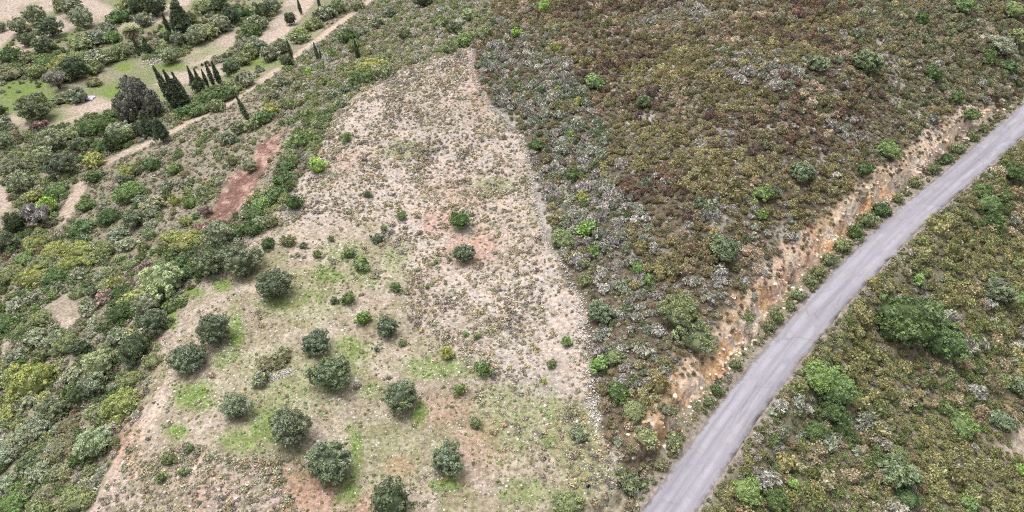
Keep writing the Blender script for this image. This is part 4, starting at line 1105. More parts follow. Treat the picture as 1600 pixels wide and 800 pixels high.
def instancer(name, meshes, P, S, R, I, T, mat_src=None):
    """one object of points; geometry nodes put a mesh on every point"""
    coll = bpy.data.collections.new(name + '_kinds')
    for k, me in enumerate(meshes):
        o = bpy.data.objects.new(f'{name}_kind_{k:02d}', me); coll.objects.link(o)
    me = bpy.data.meshes.new(name)
    me.vertices.add(len(P)); me.vertices.foreach_set('co', np.asarray(P, np.float32).ravel())
    for nm, ty, dat, key in (('sc', 'FLOAT_VECTOR', S, 'vector'), ('rt', 'FLOAT_VECTOR', R, 'vector'), ('id_', 'INT', I, 'value'), ('tint', 'FLOAT_COLOR', np.c_[T, np.ones(len(T))], 'color')):
        a = me.attributes.new(nm, ty, 'POINT')
        a.data.foreach_set(key, np.asarray(dat, np.int32 if ty == 'INT' else np.float32).ravel())
    o = link(name, me)
    ng = bpy.data.node_groups.new(name + '_nodes', 'GeometryNodeTree')
    ng.interface.new_socket('Geometry', in_out='INPUT', socket_type='NodeSocketGeometry')
    ng.interface.new_socket('Geometry', in_out='OUTPUT', socket_type='NodeSocketGeometry')
    n, l = ng.nodes, ng.links
    gi, go = n.new('NodeGroupInput'), n.new('NodeGroupOutput')
    iop = n.new('GeometryNodeInstanceOnPoints'); ci = n.new('GeometryNodeCollectionInfo')
    ci.inputs['Collection'].default_value = coll; ci.inputs['Separate Children'].default_value = True; ci.inputs['Reset Children'].default_value = True
    def attr(nm, ty):
        a = n.new('GeometryNodeInputNamedAttribute'); a.data_type = ty; a.inputs['Name'].default_value = nm
        return [s_ for s_ in a.outputs if s_.enabled and s_.name == 'Attribute'][0]
    l.new(gi.outputs[0], iop.inputs['Points']); l.new(ci.outputs[0], iop.inputs['Instance'])
    iop.inputs['Pick Instance'].default_value = True
    l.new(attr('id_', 'INT'), iop.inputs['Instance Index']); l.new(attr('sc', 'FLOAT_VECTOR'), iop.inputs['Scale'])
    l.new(attr('rt', 'FLOAT_VECTOR'), iop.inputs['Rotation'])
    l.new(iop.outputs[0], go.inputs[0])
    md = o.modifiers.new('scatter', 'NODES'); md.node_group = ng
    tag(o, kind='stuff')
    return o

def spawn(name_ind, label, cat, group, stuff_name, meshes, D, keep=300, zone=None):
    """D: dict of arrays. The 300 that show largest become objects, the rest one object."""
    X, Y, Z, dia, T, idx, dep, u, v, ht = (D[k] for k in ('x', 'y', 'z', 'dia', 'tint', 'idx', 'dep', 'u', 'v', 'ht'))
    n = len(X)
    g = np.random.default_rng(len(name_ind))
    rot = g.uniform(0, 6.28, n)
    app = dia / dep * ((u > 15) & (u < 1585) & (v > 10) & (v < 790))
    order = np.argsort(-app)
    pick = order[:keep] if keep else []
    rest = order[keep:]
    for k_, i in enumerate(pick):
        o = link(name_ind, meshes[idx[i] % len(meshes)], None, (X[i], Y[i], Z[i]))
        o.scale = (dia[i], dia[i], dia[i] * ht[i]); o.rotation_euler = (0, 0, rot[i]); o['tint'] = [float(t) for t in T[i]]
        sz = 'large' if k_ < len(pick) * .3 else 'small' if k_ > len(pick) * .7 else ''
        tag(o, shrub_label(label, T[i], sz, u[i], v[i], zone), cat, group)
    if len(rest):
        P = np.stack([X, Y, Z], 1)[rest]
        S = np.stack([dia, dia, dia * ht], 1)[rest]; R = np.stack([rot * 0, rot * 0, rot], 1)[rest]
        instancer(stuff_name, meshes, P, S, R, idx[rest] % len(meshes), T[rest])
    print(stuff_name, len(pick), len(rest))

def pal(g, n, table, noise_pick=None):
    """table: [(rgb, weight)]"""
    wts = np.array([t[1] for t in table], float); wts /= wts.sum()
    r = g.random(n) if noise_pick is None else np.clip(noise_pick + g.normal(size=n) * .16, 0, .9999)
    k = np.searchsorted(np.cumsum(wts), r)
    k = np.minimum(k, len(table) - 1)
    c = lin(np.array([t[0] for t in table]))[k]
    j = (g.random((n, 1)) * .44 + .78) * (1 + g.normal(size=(n, 3)) * .025)
    return np.clip(c * j, .005, .8)

def rankn(x):  # spread a noise to an even 0..1
    r = np.empty(len(x)); r[np.argsort(x)] = np.linspace(0, 1, len(x)); return r

P_GREY = [(740,70),(790,25),(860,60),(900,130),(935,170),(950,250),(955,300),(985,360),(1010,430),(1060,460),(1070,540),(1010,590),(960,620),(900,620),(900,480),(830,300)]
def scatter_hill():
    X, Y, Z, u, v, dep, g = jgrid(1.14, seed=101)
    d, rz_, side = road_d(X, Y)
    k = (in_poly(u, v, P_HILL) | ((d < 14) & (u > 1000))) & clear(X, Y) & (seg_dist(X, Y, WALL_W[:, :2])[0] > 1.1) & (((bank_rise(X, Y, d) > .97) & (d > HWID + 5.5 + 2.5 * fbm(X * .12, Y * .12, 88, 2))) | ((v > 690) & (d > HWID + 3)) | (v < 165) | ((g.random(len(X)) < .02) & (d > HWID + 3))) & (d > HWID + 2) & (side > 0)
    X, Y, Z, u, v, dep, d = (a[k] for a in (X, Y, Z, u, v, dep, d))
    n = len(X)
    nz = rankn(fbm(X * .085, Y * .085, 201, 3)); n2 = fbm(X * .2, Y * .2, 205, 2)
    # grey scrub near the wall and in pale patches
    wall_d = seg_dist(X, Y, WALL_W[:, :2])[0]
    jx = (fbm(X * .1, Y * .1, 321, 3) - .5) * 90; jy = (fbm(X * .1, Y * .1, 331, 3) - .5) * 60
    pg = poly_soft(u + jx, v + jy, P_GREY, 8)
    grey = np.maximum(pg * (.35 + .75 * sm(.35, .6, n2)), 1.0 * ell(u, v, [(1200,110,80,28,1),(1060,25,70,18,1),(975,390,30,40,.9),(1020,520,50,50,.8),(1130,330,50,24,.6),(970,310,40,60,.7),(1160,460,90,40,.7),(1190,330,60,30,.6),(1010,380,40,40,.7),(1330,210,40,22,.6)], (n2 - .5) * .8))
    steep = sm(1330, 1450, u + (400 - v) * .15)
    rust = sm(.55, .66, fbm(X * .07, Y * .07, 231, 3)) + .7 * ell(u, v, [(1320,30,120,40,1),(1010,330,60,50,.6),(940,90,60,50,.8),(1250,215,90,26,.7),(1170,230,60,30,.5),(1030,470,40,20,.6)], (n2 - .5) * .9)
    r = g.random(n)
    kind = np.where(r < grey * .68, 1, 0)
    kind = np.where((kind == 0) & (g.random(n) < .05), 1, kind)
    T = pal(g, n, [((126, 118, 76), 3), ((140, 131, 88), 2.4), ((114, 106, 72), 2.2), ((130, 115, 86), 1.6), ((106, 106, 70), 1.6), ((160, 143, 116), .8)], nz)
    Tr = pal(g, n, [((108, 90, 72), 1.6), ((98, 82, 70), 1.5), ((122, 96, 74), .6), ((118, 106, 74), 1.8)])
    m = (g.random(n) < np.clip(rust, 0, 1) * .85)[:, None]; T = np.where(m, Tr * .95, T)
    Ts = pal(g, n, [((114, 116, 82), 2), ((124, 124, 88), 1.5), ((104, 112, 74), 1.5), ((132, 122, 96), 1.2)])
    m = (g.random(n) < steep * .75)[:, None]; T = np.where(m, Ts, T)
    Tn = pal(g, n, [((132, 128, 108), 2), ((100, 108, 74), 1.5), ((112, 116, 78), 1.5), ((126, 118, 84), 1.2), ((92, 108, 66), 1.0)])
    m = (g.random(n) < pg * .7)[:, None]; T = np.where(m, Tn, T)
    Tg = pal(g, n, [((150, 145, 136), 2), ((140, 136, 126), 2), ((170, 165, 156), .8), ((138, 141, 122), 1.6), ((128, 134, 112), 1)])
    T = np.where((kind == 1)[:, None], Tg * .9, T * np.array([.99, .99, 1.04])) * 1.3
    dia = np.clip(g.gamma(5, .26, n) * (.6 + .8 * fbm(X * .12, Y * .12, 311, 2)), .6, 3.0); ht = g.uniform(.85, 1.35, n)
    D = dict(x=X, y=Y, z=Z - .06, dia=dia, tint=T, idx=g.integers(0, 30, n), dep=dep, u=u, v=v, ht=ht)
    for kk, nm, lb, meshes, st in ((0, 'heath_shrub', 'rounded shrub', HEATH, 'hill_heath'), (1, 'twiggy_shrub', 'twiggy shrub', TWIGS, 'hill_twig_scrub')):
        m = kind == kk
        spawn(nm, lb, 'shrub', 'rounded shrubs on the hill' if kk == 0 else 'grey twiggy shrubs on the hill', st, meshes, {q: a[m] for q, a in D.items()}, zone='hill')
    # low growth between
    X, Y, Z, u, v, dep, g = jgrid(.95, seed=131, vmin=-50)
    d, rz_, side = road_d(X, Y)
    k = (in_poly(u, v, P_HILL) | ((d < 14) & (u > 1000))) & (g.random(len(X)) < .85) & ((bank_rise(X, Y, d) > .9) | (v > 690) | (v < 165) | (g.random(len(X)) < .03)) & (d > HWID + 1.5) & (side > 0) & (seg_dist(X, Y, WALL_W[:, :2])[0] > .9)
    X, Y, Z, u, v, dep = (a[k] for a in (X, Y, Z, u, v, dep)); n = len(X)
    T = pal(g, n, [((152, 145, 132), 2.0), ((116, 108, 84), 2.6), ((104, 88, 70), 1.8), ((172, 165, 152), .6), ((122, 122, 92), 1.8)]) * 1.28
    spawn('x', '', '', '', 'hill_undergrowth', TWIGS, dict(x=X, y=Y, z=Z - .03, dia=g.uniform(.4, .95, n), tint=T, idx=g.integers(0, 30, n), dep=dep, u=u, v=v, ht=g.uniform(.7, 1.1, n)), keep=0)
scatter_hill()

P_RIGHT = [(1060,900),(1095,800),(1640,160),(1900,160),(1900,1100)]
def scatter_right():
    X, Y, Z, u, v, dep, g = jgrid(1.2, seed=151)
    d, rz_, side = road_d(X, Y)
    bare = ell(u, v, [(1590,690,40,40,1),(1410,430,20,24,.8),(1460,440,18,26,.8),(1600,225,40,20,1),(1595,420,14,30,.7)], 0)
    k = (side < 0) & (d > HWID + .9) & clear(X, Y) & (g.random(len(X)) > bare * .85) & in_poly(u, v, [(1040,1000),(1089,800),(1380,380),(1600,150),(1900,100),(1900,1100)])
    X, Y, Z, u, v, dep, d = (a[k] for a in (X, Y, Z, u, v, dep, d)); n = len(X)
    nz = rankn(fbm(X * .1, Y * .1, 251, 3)); n2 = fbm(X * .25, Y * .25, 255, 2)
    grey = ell(u, v, [(1235,660,40,40,1),(1200,720,24,50,.9),(1410,430,40,40,.9),(1320,650,60,30,.6),(1440,450,30,40,.8),(1370,690,40,30,.5),(1600,560,30,60,.5),(1500,720,60,40,.3)], (n2 - .5) * .9) + .08
    kind = (g.random(n) < grey * .5).astype(int)
    T = pal(g, n, [((122, 118, 76), 3), ((136, 128, 84), 2), ((110, 112, 68), 2.2), ((144, 126, 98), 1.2), ((98, 110, 64), 1.4), ((150, 134, 106), .5)], nz)
    Tg = pal(g, n, [((160, 155, 144), 2), ((146, 143, 130), 2), ((140, 146, 122), 1.6)])
    T = np.where((kind == 1)[:, None], Tg * .85, T * np.array([.98, 1.04, .98])) * 1.28
    D = dict(x=X, y=Y, z=Z - .06, dia=np.clip(g.gamma(5, .3, n), .8, 3.4), tint=T, idx=g.integers(0, 30, n), dep=dep, u=u, v=v, ht=g.uniform(.85, 1.35, n))
    for kk, nm, lb, meshes, st in ((0, 'slope_shrub', 'rounded shrub', HEATH, 'slope_heath'), (1, 'bare_shrub', 'leafless shrub', TWIGS, 'slope_twig_scrub')):
        m = kind == kk
        spawn(nm, lb, 'shrub', 'olive brown shrubs below the road' if kk == 0 else 'grey shrubs below the road', st, meshes, {q: a[m] for q, a in D.items()}, zone='slope')
    X, Y, Z, u, v, dep, g = jgrid(1.0, seed=157)
    d, rz_, side = road_d(X, Y)
    bare = ell(u, v, [(1590,690,40,40,1),(1410,430,20,24,.8),(1460,440,18,26,.8),(1600,225,40,20,1)], 0)
    k = (side < 0) & (d > HWID + .6) & (g.random(len(X)) > bare * .8) & in_poly(u, v, [(1040,1000),(1089,800),(1380,380),(1600,150),(1900,100),(1900,1100)])
    X, Y, Z, u, v, dep = (a[k] for a in (X, Y, Z, u, v, dep)); n = len(X)
    T = pal(g, n, [((118, 114, 78), 2.4), ((104, 108, 70), 2.2), ((132, 122, 94), 1.6), ((150, 144, 130), .9), ((96, 106, 66), 1.2)]) * 1.15
    spawn('x', '', '', '', 'slope_undergrowth', HEATH, dict(x=X, y=Y, z=Z - .05, dia=g.uniform(.6, 1.4, n), tint=T, idx=g.integers(0, 30, n), dep=dep, u=u, v=v, ht=g.uniform(.6, 1.0, n)), keep=0)
    # verges, both sides
    X, Y, Z, u, v, dep, g = jgrid(.6, seed=161)
    d, rz_, side = road_d(X, Y)
    k = (d > HWID + .35) & (d < HWID + np.where(side > 0, 2.4, 2.5)) & (g.random(len(X)) < .5) & (u > 950)
    X, Y, Z, u, v, dep = (a[k] for a in (X, Y, Z, u, v, dep)); n = len(X)
    T = pal(g, n, [((128, 118, 88), 2), ((110, 112, 74), 2.4), ((150, 140, 122), 1.2), ((96, 106, 66), 1.5)]) * .95
    spawn('x', '', '', '', 'verge_weeds', CUSH, dict(x=X, y=Y, z=Z - .03, dia=g.gamma(6, .11, n), tint=T, idx=g.integers(0, 30, n), dep=dep, u=u, v=v, ht=g.uniform(.7, 1.2, n)), keep=0)
scatter_right()

def scatter_field():
    X, Y, Z, u, v, dep, g = jgrid(.53, seed=171, vmin=40, umin=-20, umax=1020)
    n1 = fbm(X * .12, Y * .12, 21, 4); n2 = fbm(X * .3, Y * .3, 275, 2)
    inf = in_poly(u, v, P_FIELD); ino = in_poly(u, v, P_ORCH)
    p = np.where(inf & ~ino, .92, np.where(ino, .10, 0))
    bare = ell(u, v, [(725,370,60,50,1),(700,430,40,30,.7),(745,130,24,60,.8),(875,540,24,70,.9),(880,470,20,40,.7),(800,250,16,60,.6),(860,400,14,40,.6),(880,680,24,60,.6),(610,660,160,120,.9),(720,640,60,60,.8)], (n2 - .5) * .9)
    n4 = fbm(X * .22 + 40, Y * .22, 351, 3)
    p = p * (1 - .8 * bare) * (.55 + .9 * n1) * (.62 + .7 * sm(.38, .6, n4))
    for pts, hw in TRACK_W:
        if hw > 1: p = p * sm(hw * .5, hw * 1.3, seg_dist(X, Y, pts)[0])
    p = p + .7 * in_poly(u, v, [(130,830),(200,700),(300,690),(420,730),(470,800),(470,900),(100,900)]) * inf + .35 * in_poly(u, v, [(740,600),(850,620),(880,700),(870,800),(780,700)])
    k = (g.random(len(X)) < p) & clear(X, Y, 1.05)
    X, Y, Z, u, v, dep = (a[k] for a in (X, Y, Z, u, v, dep)); n = len(X)
    nz = rankn(fbm(X * .2, Y * .2, 281, 2)) * .6 + g.random(n) * .4
    T = pal(g, n, [((116, 108, 101), 2.4), ((130, 119, 104), 2), ((138, 128, 102), 2), ((146, 133, 98), 1.3), ((126, 124, 98), 1.8), ((140, 138, 112), 1.6), ((148, 134, 112), .8)], nz) * 1.3
    D = dict(x=X, y=Y, z=Z - .04, dia=np.clip(g.gamma(3.2, .145, n) * (.55 + .9 * n4[k]), .18, 1.4), tint=T, idx=g.integers(0, 30, n), dep=dep, u=u, v=v, ht=g.uniform(.65, 1.0, n))
    spawn('cushion_shrub', 'cushion shrub', 'shrub', 'cushion shrubs on the stony field', 'field_cushions', CUSH, D, zone='field')
    # stones lying on the field
    X, Y, Z, u, v, dep, g = jgrid(.42, seed=181, vmin=60, umin=-20, umax=1020)
    inf = in_poly(u, v, P_FIELD)
    cl = sm(.45, .7, fbm(X * .3, Y * .3, 291, 3))
    k = inf & (g.random(len(X)) < .3 + .6 * cl) & (dep < 240)
    X, Y, Z, dep, u, v = (a[k] for a in (X, Y, Z, dep, u, v)); n = len(X)
    T = lin(pal(g, n, [((255, 255, 255), 1)]) * 0 + np.array([208, 200, 194])) * .62 * g.uniform(.75, 1.3, (n, 1))
    spawn('x', '', '', '', 'field_stones', STONES, dict(x=X, y=Y, z=Z + .01, dia=np.clip(g.gamma(2.6, .06, n), .07, .55), tint=T, idx=g.integers(0, 30, n), dep=dep, u=u, v=v, ht=g.uniform(.7, 1.1, n)), keep=0)
    # short grass and weeds of the orchard
    X, Y, Z, u, v, dep, g = jgrid(.42, seed=185, vmin=330, umin=60, umax=1020, y1=150)
    gm = ell(u, v, GREEN, (fbm(X * .5, Y * .5, 31, 4) - .5) * .9)
    n1 = fbm(X * .25, Y * .25, 295, 3)
    k = (in_poly(u, v, P_ORCH) | in_poly(u, v, [(740,600),(850,620),(880,700),(870,830),(740,830)])) & (g.random(len(X)) < .12 + .5 * gm + .5 * sm(.5, .7, n1))
    X, Y, Z, dep, u, v, gm = (a[k] for a in (X, Y, Z, dep, u, v, gm)); n = len(X)
    T = pal(g, n, [((138, 130, 92), 2), ((120, 124, 78), 2), ((150, 140, 112), 1.4), ((108, 118, 66), 1.2)])
    T = np.where((g.random(n) < gm)[:, None], lin((112, 148, 58)) * g.uniform(.7, 1.1, (n, 1)), T)
    spawn('x', '', '', '', 'orchard_grass', CUSH, dict(x=X, y=Y, z=Z - .02, dia=np.clip(g.gamma(4, .07, n), .12, .6), tint=T, idx=g.integers(0, 30, n), dep=dep, u=u, v=v, ht=g.uniform(.4, .8, n)), keep=0)
scatter_field()

def scatter_clods():
    X, Y, Z, u, v, dep, g = jgrid(.7, seed=221, umin=280, umax=480, vmin=160, vmax=380)
    k = in_poly(u, v, P_RED) & (g.random(len(X)) < .55)
    X, Y, Z, u, v, dep = (a[k] for a in (X, Y, Z, u, v, dep)); n = len(X)
    T = pal(g, n, [((150, 114, 101), 2), ((124, 92, 82), 1.5), ((186, 152, 138), 1)]) * .6
    spawn('x', '', '', '', 'earth_clods', STONES, dict(x=X, y=Y, z=Z, dia=np.clip(g.gamma(2.5, .16, n), .1, 1.2), tint=T, idx=g.integers(0, 30, n), dep=dep, u=u, v=v, ht=g.uniform(.4, .8, n)), keep=0)
scatter_clods()

def scatter_bank():
    X, Y, Z, u, v, dep, g = jgrid(.45, seed=211, umin=980)
    d, rz_, side = road_d(X, Y)
    hr_ = bank_rise(X, Y, d)
    k = (side > 0) & (d < HWID + 7.5) & (d > HWID + 1.2) & (v > 165) & (v < 700) & (g.random(len(X)) < np.where(hr_ < .97, .5, .1))
    X, Y, Z, u, v, dep = (a[k] for a in (X, Y, Z, u, v, dep)); n = len(X)
    T = pal(g, n, [((214, 180, 146), 2), ((222, 200, 178), 1.6), ((196, 150, 116), 1.5), ((176, 166, 156), 1)]) * .95
    spawn('x', '', '', '', 'bank_rubble', STONES, dict(x=X, y=Y, z=Z, dia=np.clip(g.gamma(2.2, .14, n), .1, 1.1), tint=T, idx=g.integers(0, 30, n), dep=dep, u=u, v=v, ht=g.uniform(.7, 1.4, n)), keep=0)
scatter_bank()

def scatter_left():
    X, Y, Z, u, v, dep, g = jgrid(1.25, seed=191, umax=800)
    thick = np.zeros(len(X))
    for poly, p in (([(-90,360),(120,360),(200,400),(280,380),(340,400),(330,430),(250,530),(240,600),(200,690),(120,830),(-90,880)], .6), ([(280,380),(350,330),(420,290),(470,190),(520,180),(495,240),(450,310),(415,352),(330,425)], .95),
                    ([(-90,210),(200,170),(300,150),(420,100),(400,130),(310,185),(230,225),(130,280),(95,350),(-90,380)], .42), ([(130,280),(230,225),(300,200),(420,200),(350,290),(280,380),(120,360),(95,345)], .2), ([(400,135),(500,65),(580,5),(800,-70),(770,40),(690,82),(590,128),(520,178),(440,200)], .5),
                    ([(-90,60),(60,90),(200,70),(300,60),(300,90),(190,95),(100,130),(-90,170)], .5), ([(290,60),(400,20),(450,0),(430,60),(360,110),(300,120)], .6), ([(-90,60),(0,50),(180,40),(300,30),(400,-40),(420,-60),(440,0),(300,60),(200,70),(60,90)], .28)):
        thick = np.maximum(thick, in_poly(u, v, poly) * p)
    inp = np.zeros(len(X), bool)
    for p in P_PINK + [P_RED, P_FIELD, P_HILL]: inp |= in_poly(u, v, p)
    green = ell(u, v, GREEN, 0)
    tr = np.full(len(X), 1.0)
    for pts, hw in TRACK_W: tr = tr * sm(hw * .8, hw * 1.6, seg_dist(X, Y, pts)[0])
    k = (g.random(len(X)) < (thick + .08 * (thick > .3)) * tr * (1 - .9 * np.clip(green, 0, 1))) & ~inp & clear(X, Y, .75)
    X, Y, Z, u, v, dep = (a[k] for a in (X, Y, Z, u, v, dep)); n = len(X)
    nz = rankn(fbm(X * .09, Y * .09, 301, 3))
    T = pal(g, n, [((96, 112, 66), 2), ((112, 122, 76), 2), ((126, 130, 84), 1.6), ((132, 136, 112), 2), ((138, 132, 116), 1.4), ((112, 102, 74), 1.2), ((86, 104, 60), 1.6)], nz) * 1.3
    up = (v < 180) & (u > 420)
    Tu = pal(g, n, [((136, 132, 108), 2), ((150, 146, 134), 1.6), ((126, 126, 84), 2), ((104, 118, 72), 1.4)]) * 1.3
    T = np.where(up[:, None], Tu, T)
    D = dict(x=X, y=Y, z=Z - .06, dia=np.clip(g.gamma(7, .24, n), .8, 3.4), tint=T, idx=g.integers(0, 30, n), dep=dep, u=u, v=v, ht=g.uniform(.7, 1.05, n))
    spawn('thicket_shrub', 'thicket shrub', 'shrub', 'low shrubs of the valley thicket', 'valley_thicket', HEATH, D, zone='valley')
    # dry tufts on open slopes
    X, Y, Z, u, v, dep, g = jgrid(.8, seed=195, umax=800, y1=340)
    inp = np.zeros(len(X), bool)
    for p in P_PINK + [P_RED, P_FIELD, P_HILL]: inp |= in_poly(u, v, p)
    tr = np.full(len(X), 1.0)
    for pts, hw in TRACK_W: tr = tr * sm(hw * .8, hw * 1.6, seg_dist(X, Y, pts)[0])
    green = ell(u, v, GREEN, 0)
    k = ~inp & (g.random(len(X)) < .6 * tr * (1 - np.clip(green, 0, 1))) & ~in_poly(u, v, [(-90,-70),(560,-70),(500,60),(400,130),(300,150),(0,215),(-90,215)])
    X, Y, Z, u, v, dep = (a[k] for a in (X, Y, Z, u, v, dep)); n = len(X)
    T = pal(g, n, [((146, 134, 118), 2), ((132, 122, 92), 2), ((156, 148, 138), 1.3), ((122, 124, 88), 1.6)]) * .95
    spawn('x', '', '', '', 'slope_dry_grass', CUSH, dict(x=X, y=Y, z=Z - .03, dia=g.gamma(7, .09, n), tint=T, idx=g.integers(0, 30, n), dep=dep, u=u, v=v, ht=g.uniform(.6, 1.0, n)), keep=0)
scatter_left()

# ------------------------------------------------------------------ drystone wall, stone heaps, rocks
def stone_cloud(rng, P, size):
    """many stones as one mesh"""
    V, F, L, o = [], [], [], 0
    base = []
    for me in STONES:
        v = np.zeros(len(me.vertices) * 3, np.float32); me.vertices.foreach_get('co', v)
        f = np.array([tuple(p.vertices) for p in me.polygons]); base.append((v.reshape(-1, 3), f))
    for p, s_ in zip(P, size):
        v, f = base[rng.integers(len(base))]
        q = rng.random() * 6.28; c_, s2 = math.cos(q), math.sin(q)
        w_ = v @ np.array([[c_, s2, 0], [-s2, c_, 0], [0, 0, 1]]) * s_ + p
        V.append(w_); F.append(f + o); o += len(v); L.append(np.tile([rng.random(), rng.random(), .5], (len(f), 1)))
    return np.concatenate(V), np.concatenate(F), np.concatenate(L)

STONE_T = [float(t) for t in lin((208, 201, 194)) * .66]
def build_wall():
    rng = np.random.default_rng(5)
    W = WALL_W
    s_ = np.r_[0, np.cumsum(np.hypot(*np.diff(W[:, :2], axis=0).T))]
    L = s_[-1]
    root = bpy.data.objects.new('drystone_wall', None); COL.objects.link(root)
    root.location = W[len(W) // 2]
    tag(root, 'crumbling pale drystone wall running between the stony field and the scrub hill', 'stone wall')
    n = 2100
    q = rng.random(n) * L
    x = np.interp(q, s_, W[:, 0]); y = np.interp(q, s_, W[:, 1])
    t = np.stack([np.gradient(np.interp(np.arange(0, L, 1.), s_, W[:, 0])), np.gradient(np.interp(np.arange(0, L, 1.), s_, W[:, 1]))], 1)
    tt = t[np.clip(q.astype(int), 0, len(t) - 1)]; tt /= np.linalg.norm(tt, axis=1)[:, None]
    ruin = vnoise(q * .12, q * 0, 8)
    off = rng.normal(size=n) * (.15 + .18 * ruin + .5 * sm(.72, .95, q / L))
    x = x - tt[:, 1] * off; y = y + tt[:, 0] * off
    size = rng.uniform(.1, .3, n)
    h = np.maximum(0, (.75 - .5 * ruin) * np.exp(-(off / .42) ** 2)) * rng.random(n)
    z = height(x, y) + h + .05
    P = np.stack([x, y, z], 1) - np.array(root.location)
    big = np.argsort(-size)[:170]
    rest = np.setdiff1d(np.arange(n), big)
    V, F, Lf = stone_cloud(rng, P[rest], size[rest])
    o = link('stone_rubble', mesh_np('stone_rubble', V, F, [M_STONE], Lf), root); o['tint'] = STONE_T; o['kind'] = 'stuff'
    for i in big:
        o = link('stone', STONES[i % 5], root, P[i] + np.array([0, 0, .08])); o.scale = (size[i] * 1.25,) * 3; o.rotation_euler = (0, 0, rng.random() * 6); o['tint'] = [t * rng.uniform(.85, 1.15) for t in STONE_T]
build_wall()

def heap(u, v, wpx, hpx, n, label, cat='stone heap', name='stone_heap', smin=.14, smax=.4, height_=.6, tint=STONE_T, rot=0.0):
    rng = np.random.default_rng(int(u + v))
    g, dep = ground([u], [v]); g = g[0]; k = dep[0] / FPX
    root = bpy.data.objects.new(name, None); COL.objects.link(root); root.location = g
    tag(root, label, cat)
    a = rng.normal(size=(n, 2)) * .42
    ang = PITCH + math.atan((v - 400) / FPX)
    dx, dy = a[:, 0] * wpx * k, a[:, 1] * hpx * k / math.sin(ang)
    x = g[0] + dx * math.cos(rot) - dy * math.sin(rot); y = g[1] + dx * math.sin(rot) + dy * math.cos(rot)
    s_ = rng.uniform(smin, smax, n)
    z = height(x, y) + height_ * np.exp(-(a ** 2).sum(1) * 3) * rng.random(n) + .03
    P = np.stack([x, y, z], 1) - g
    nb = min(24, n // 4); big = np.argsort(-s_)[:nb]; rest = np.setdiff1d(np.arange(n), big)
    V, F, Lf = stone_cloud(rng, P[rest], s_[rest])
    o = link('rubble', mesh_np('rubble', V, F, [M_STONE], Lf), root); o['tint'] = tint; o['kind'] = 'stuff'
    for i in big:
        o = link('stone', STONES[i % 5], root, P[i]); o.scale = (s_[i] * 1.2,) * 3; o.rotation_euler = (0, 0, rng.random() * 6); o['tint'] = tint
heap(242, 97, 26, 12, 160, 'heap of white stones on the terrace below the palm', smin=.25, smax=.6, height_=1.0)
heap(434, 588, 30, 10, 260, 'streak of white rubble beside the bramble mound in the orchard', smin=.08, smax=.26, height_=.25, rot=.5)
heap(908, 500, 12, 50, 130, 'loose white stones spilled from the wall at its bend', smin=.08, smax=.3, height_=.2, name='stone_spill')
heap(928, 630, 16, 60, 260, 'broad white rubble spill at the wall\'s lower end', smin=.08, smax=.34, height_=.25, name='stone_spill')
heap(945, 730, 46, 30, 110, 'scattered white stones around the bright grass near the person', smin=.07, smax=.26, height_=.1, name='stone_spill')
heap(585, 128, 60, 8, 120, 'low ridge of pale stones along the stony field\'s upper left edge', smin=.15, smax=.5, height_=.3, name='stone_ridge', rot=.35)
heap(510, 182, 36, 10, 90, 'pale stones at the stony field\'s left shoulder', smin=.12, smax=.4, height_=.2, name='stone_ridge', rot=.6)
heap(12, 198, 14, 5, 40, 'small white stone pile at the left edge beside the grey bush', smin=.25, smax=.6, height_=.6)

def rock(u, v, wpx, hpx, label, seed, tint=None, tall=1.0):
    g, dep = ground([u], [v + hpx * .35]); g = g[0]; k = dep[0] / FPX
    bm = bmesh.new(); bmesh.ops.create_icosphere(bm, subdivisions=3, radius=.5)
    off = Vector((seed * 13.1, seed * 7.7, 0))
    for vv in bm.verts:
        p = vv.co.copy(); d = p.normalized()
        c = mnoise.cell(p * 3.2 + off) * .16
        n = mnoise.fractal(p * 2.4 + off, .9, 2.1, 4) * .28
        vv.co = d * (.5 + n + c)
    me = bpy.data.meshes.new('rock_outcrop'); bm.to_mesh(me); bm.free(); me.materials.append(M_ROCK)
    o = link('rock_outcrop', me, None, g); ang = PITCH + math.atan((v - 400) / FPX)
    o.scale = (wpx * k * 1.15, wpx * k * .8, hpx * k / math.cos(ang) * 1.0 * tall)
    o.rotation_euler = (0, 0, seed)
    tag(o, label, 'rock', 'rocks along the road cut')
rock(1427, 27, 8, 20, 'white upright rock on the hill crest', 1)
rock(1413, 30, 5, 12, 'smaller pale rock left of the white crest rock', 2)
rock(1346, 300, 14, 22, 'white leaning slab at the head of the orange bank', 3)
rock(1235, 425, 12, 26, 'pale grey rock face in scrub above the narrow bank', 4)
rock(1463, 238, 16, 24, 'grey rock bulge on the cliff rim above the road', 5)
rock(1500, 212, 18, 12, 'pale pinkish cliff rock near the far road', 6)
rock(1522, 198, 15, 10, 'pale cliff rock highest above the far road', 7)
rock(1164, 515, 9, 10, 'grey boulder lying in the orange bank', 8)
rock(1172, 522, 6, 7, 'small grey boulder beside the larger one in the bank', 9)
rock(1598, 105, 5, 16, 'pale rock at the right edge above the far road', 10)
rock(1575, 135, 7, 8, 'small pale rock on the steep slope at the right edge', 11)
rock(1435, 258, 15, 10, 'broken pale rock ledge in the upper cut', 12)
rock(1400, 285, 13, 9, 'reddish pale rock ledge under the tall rim bush', 13)
rock(1060, 625, 10, 9, 'pale boulder at the lower end of the orange bank', 14)
rock(1185, 500, 7, 6, 'pale stone at the foot of the orange bank', 15)
rock(1050, 112, 10, 9, 'pale pink rock showing in the middle of the hill scrub', 16)
rock(1007, 108, 12, 8, 'pinkish rock in the upper hill scrub', 17)

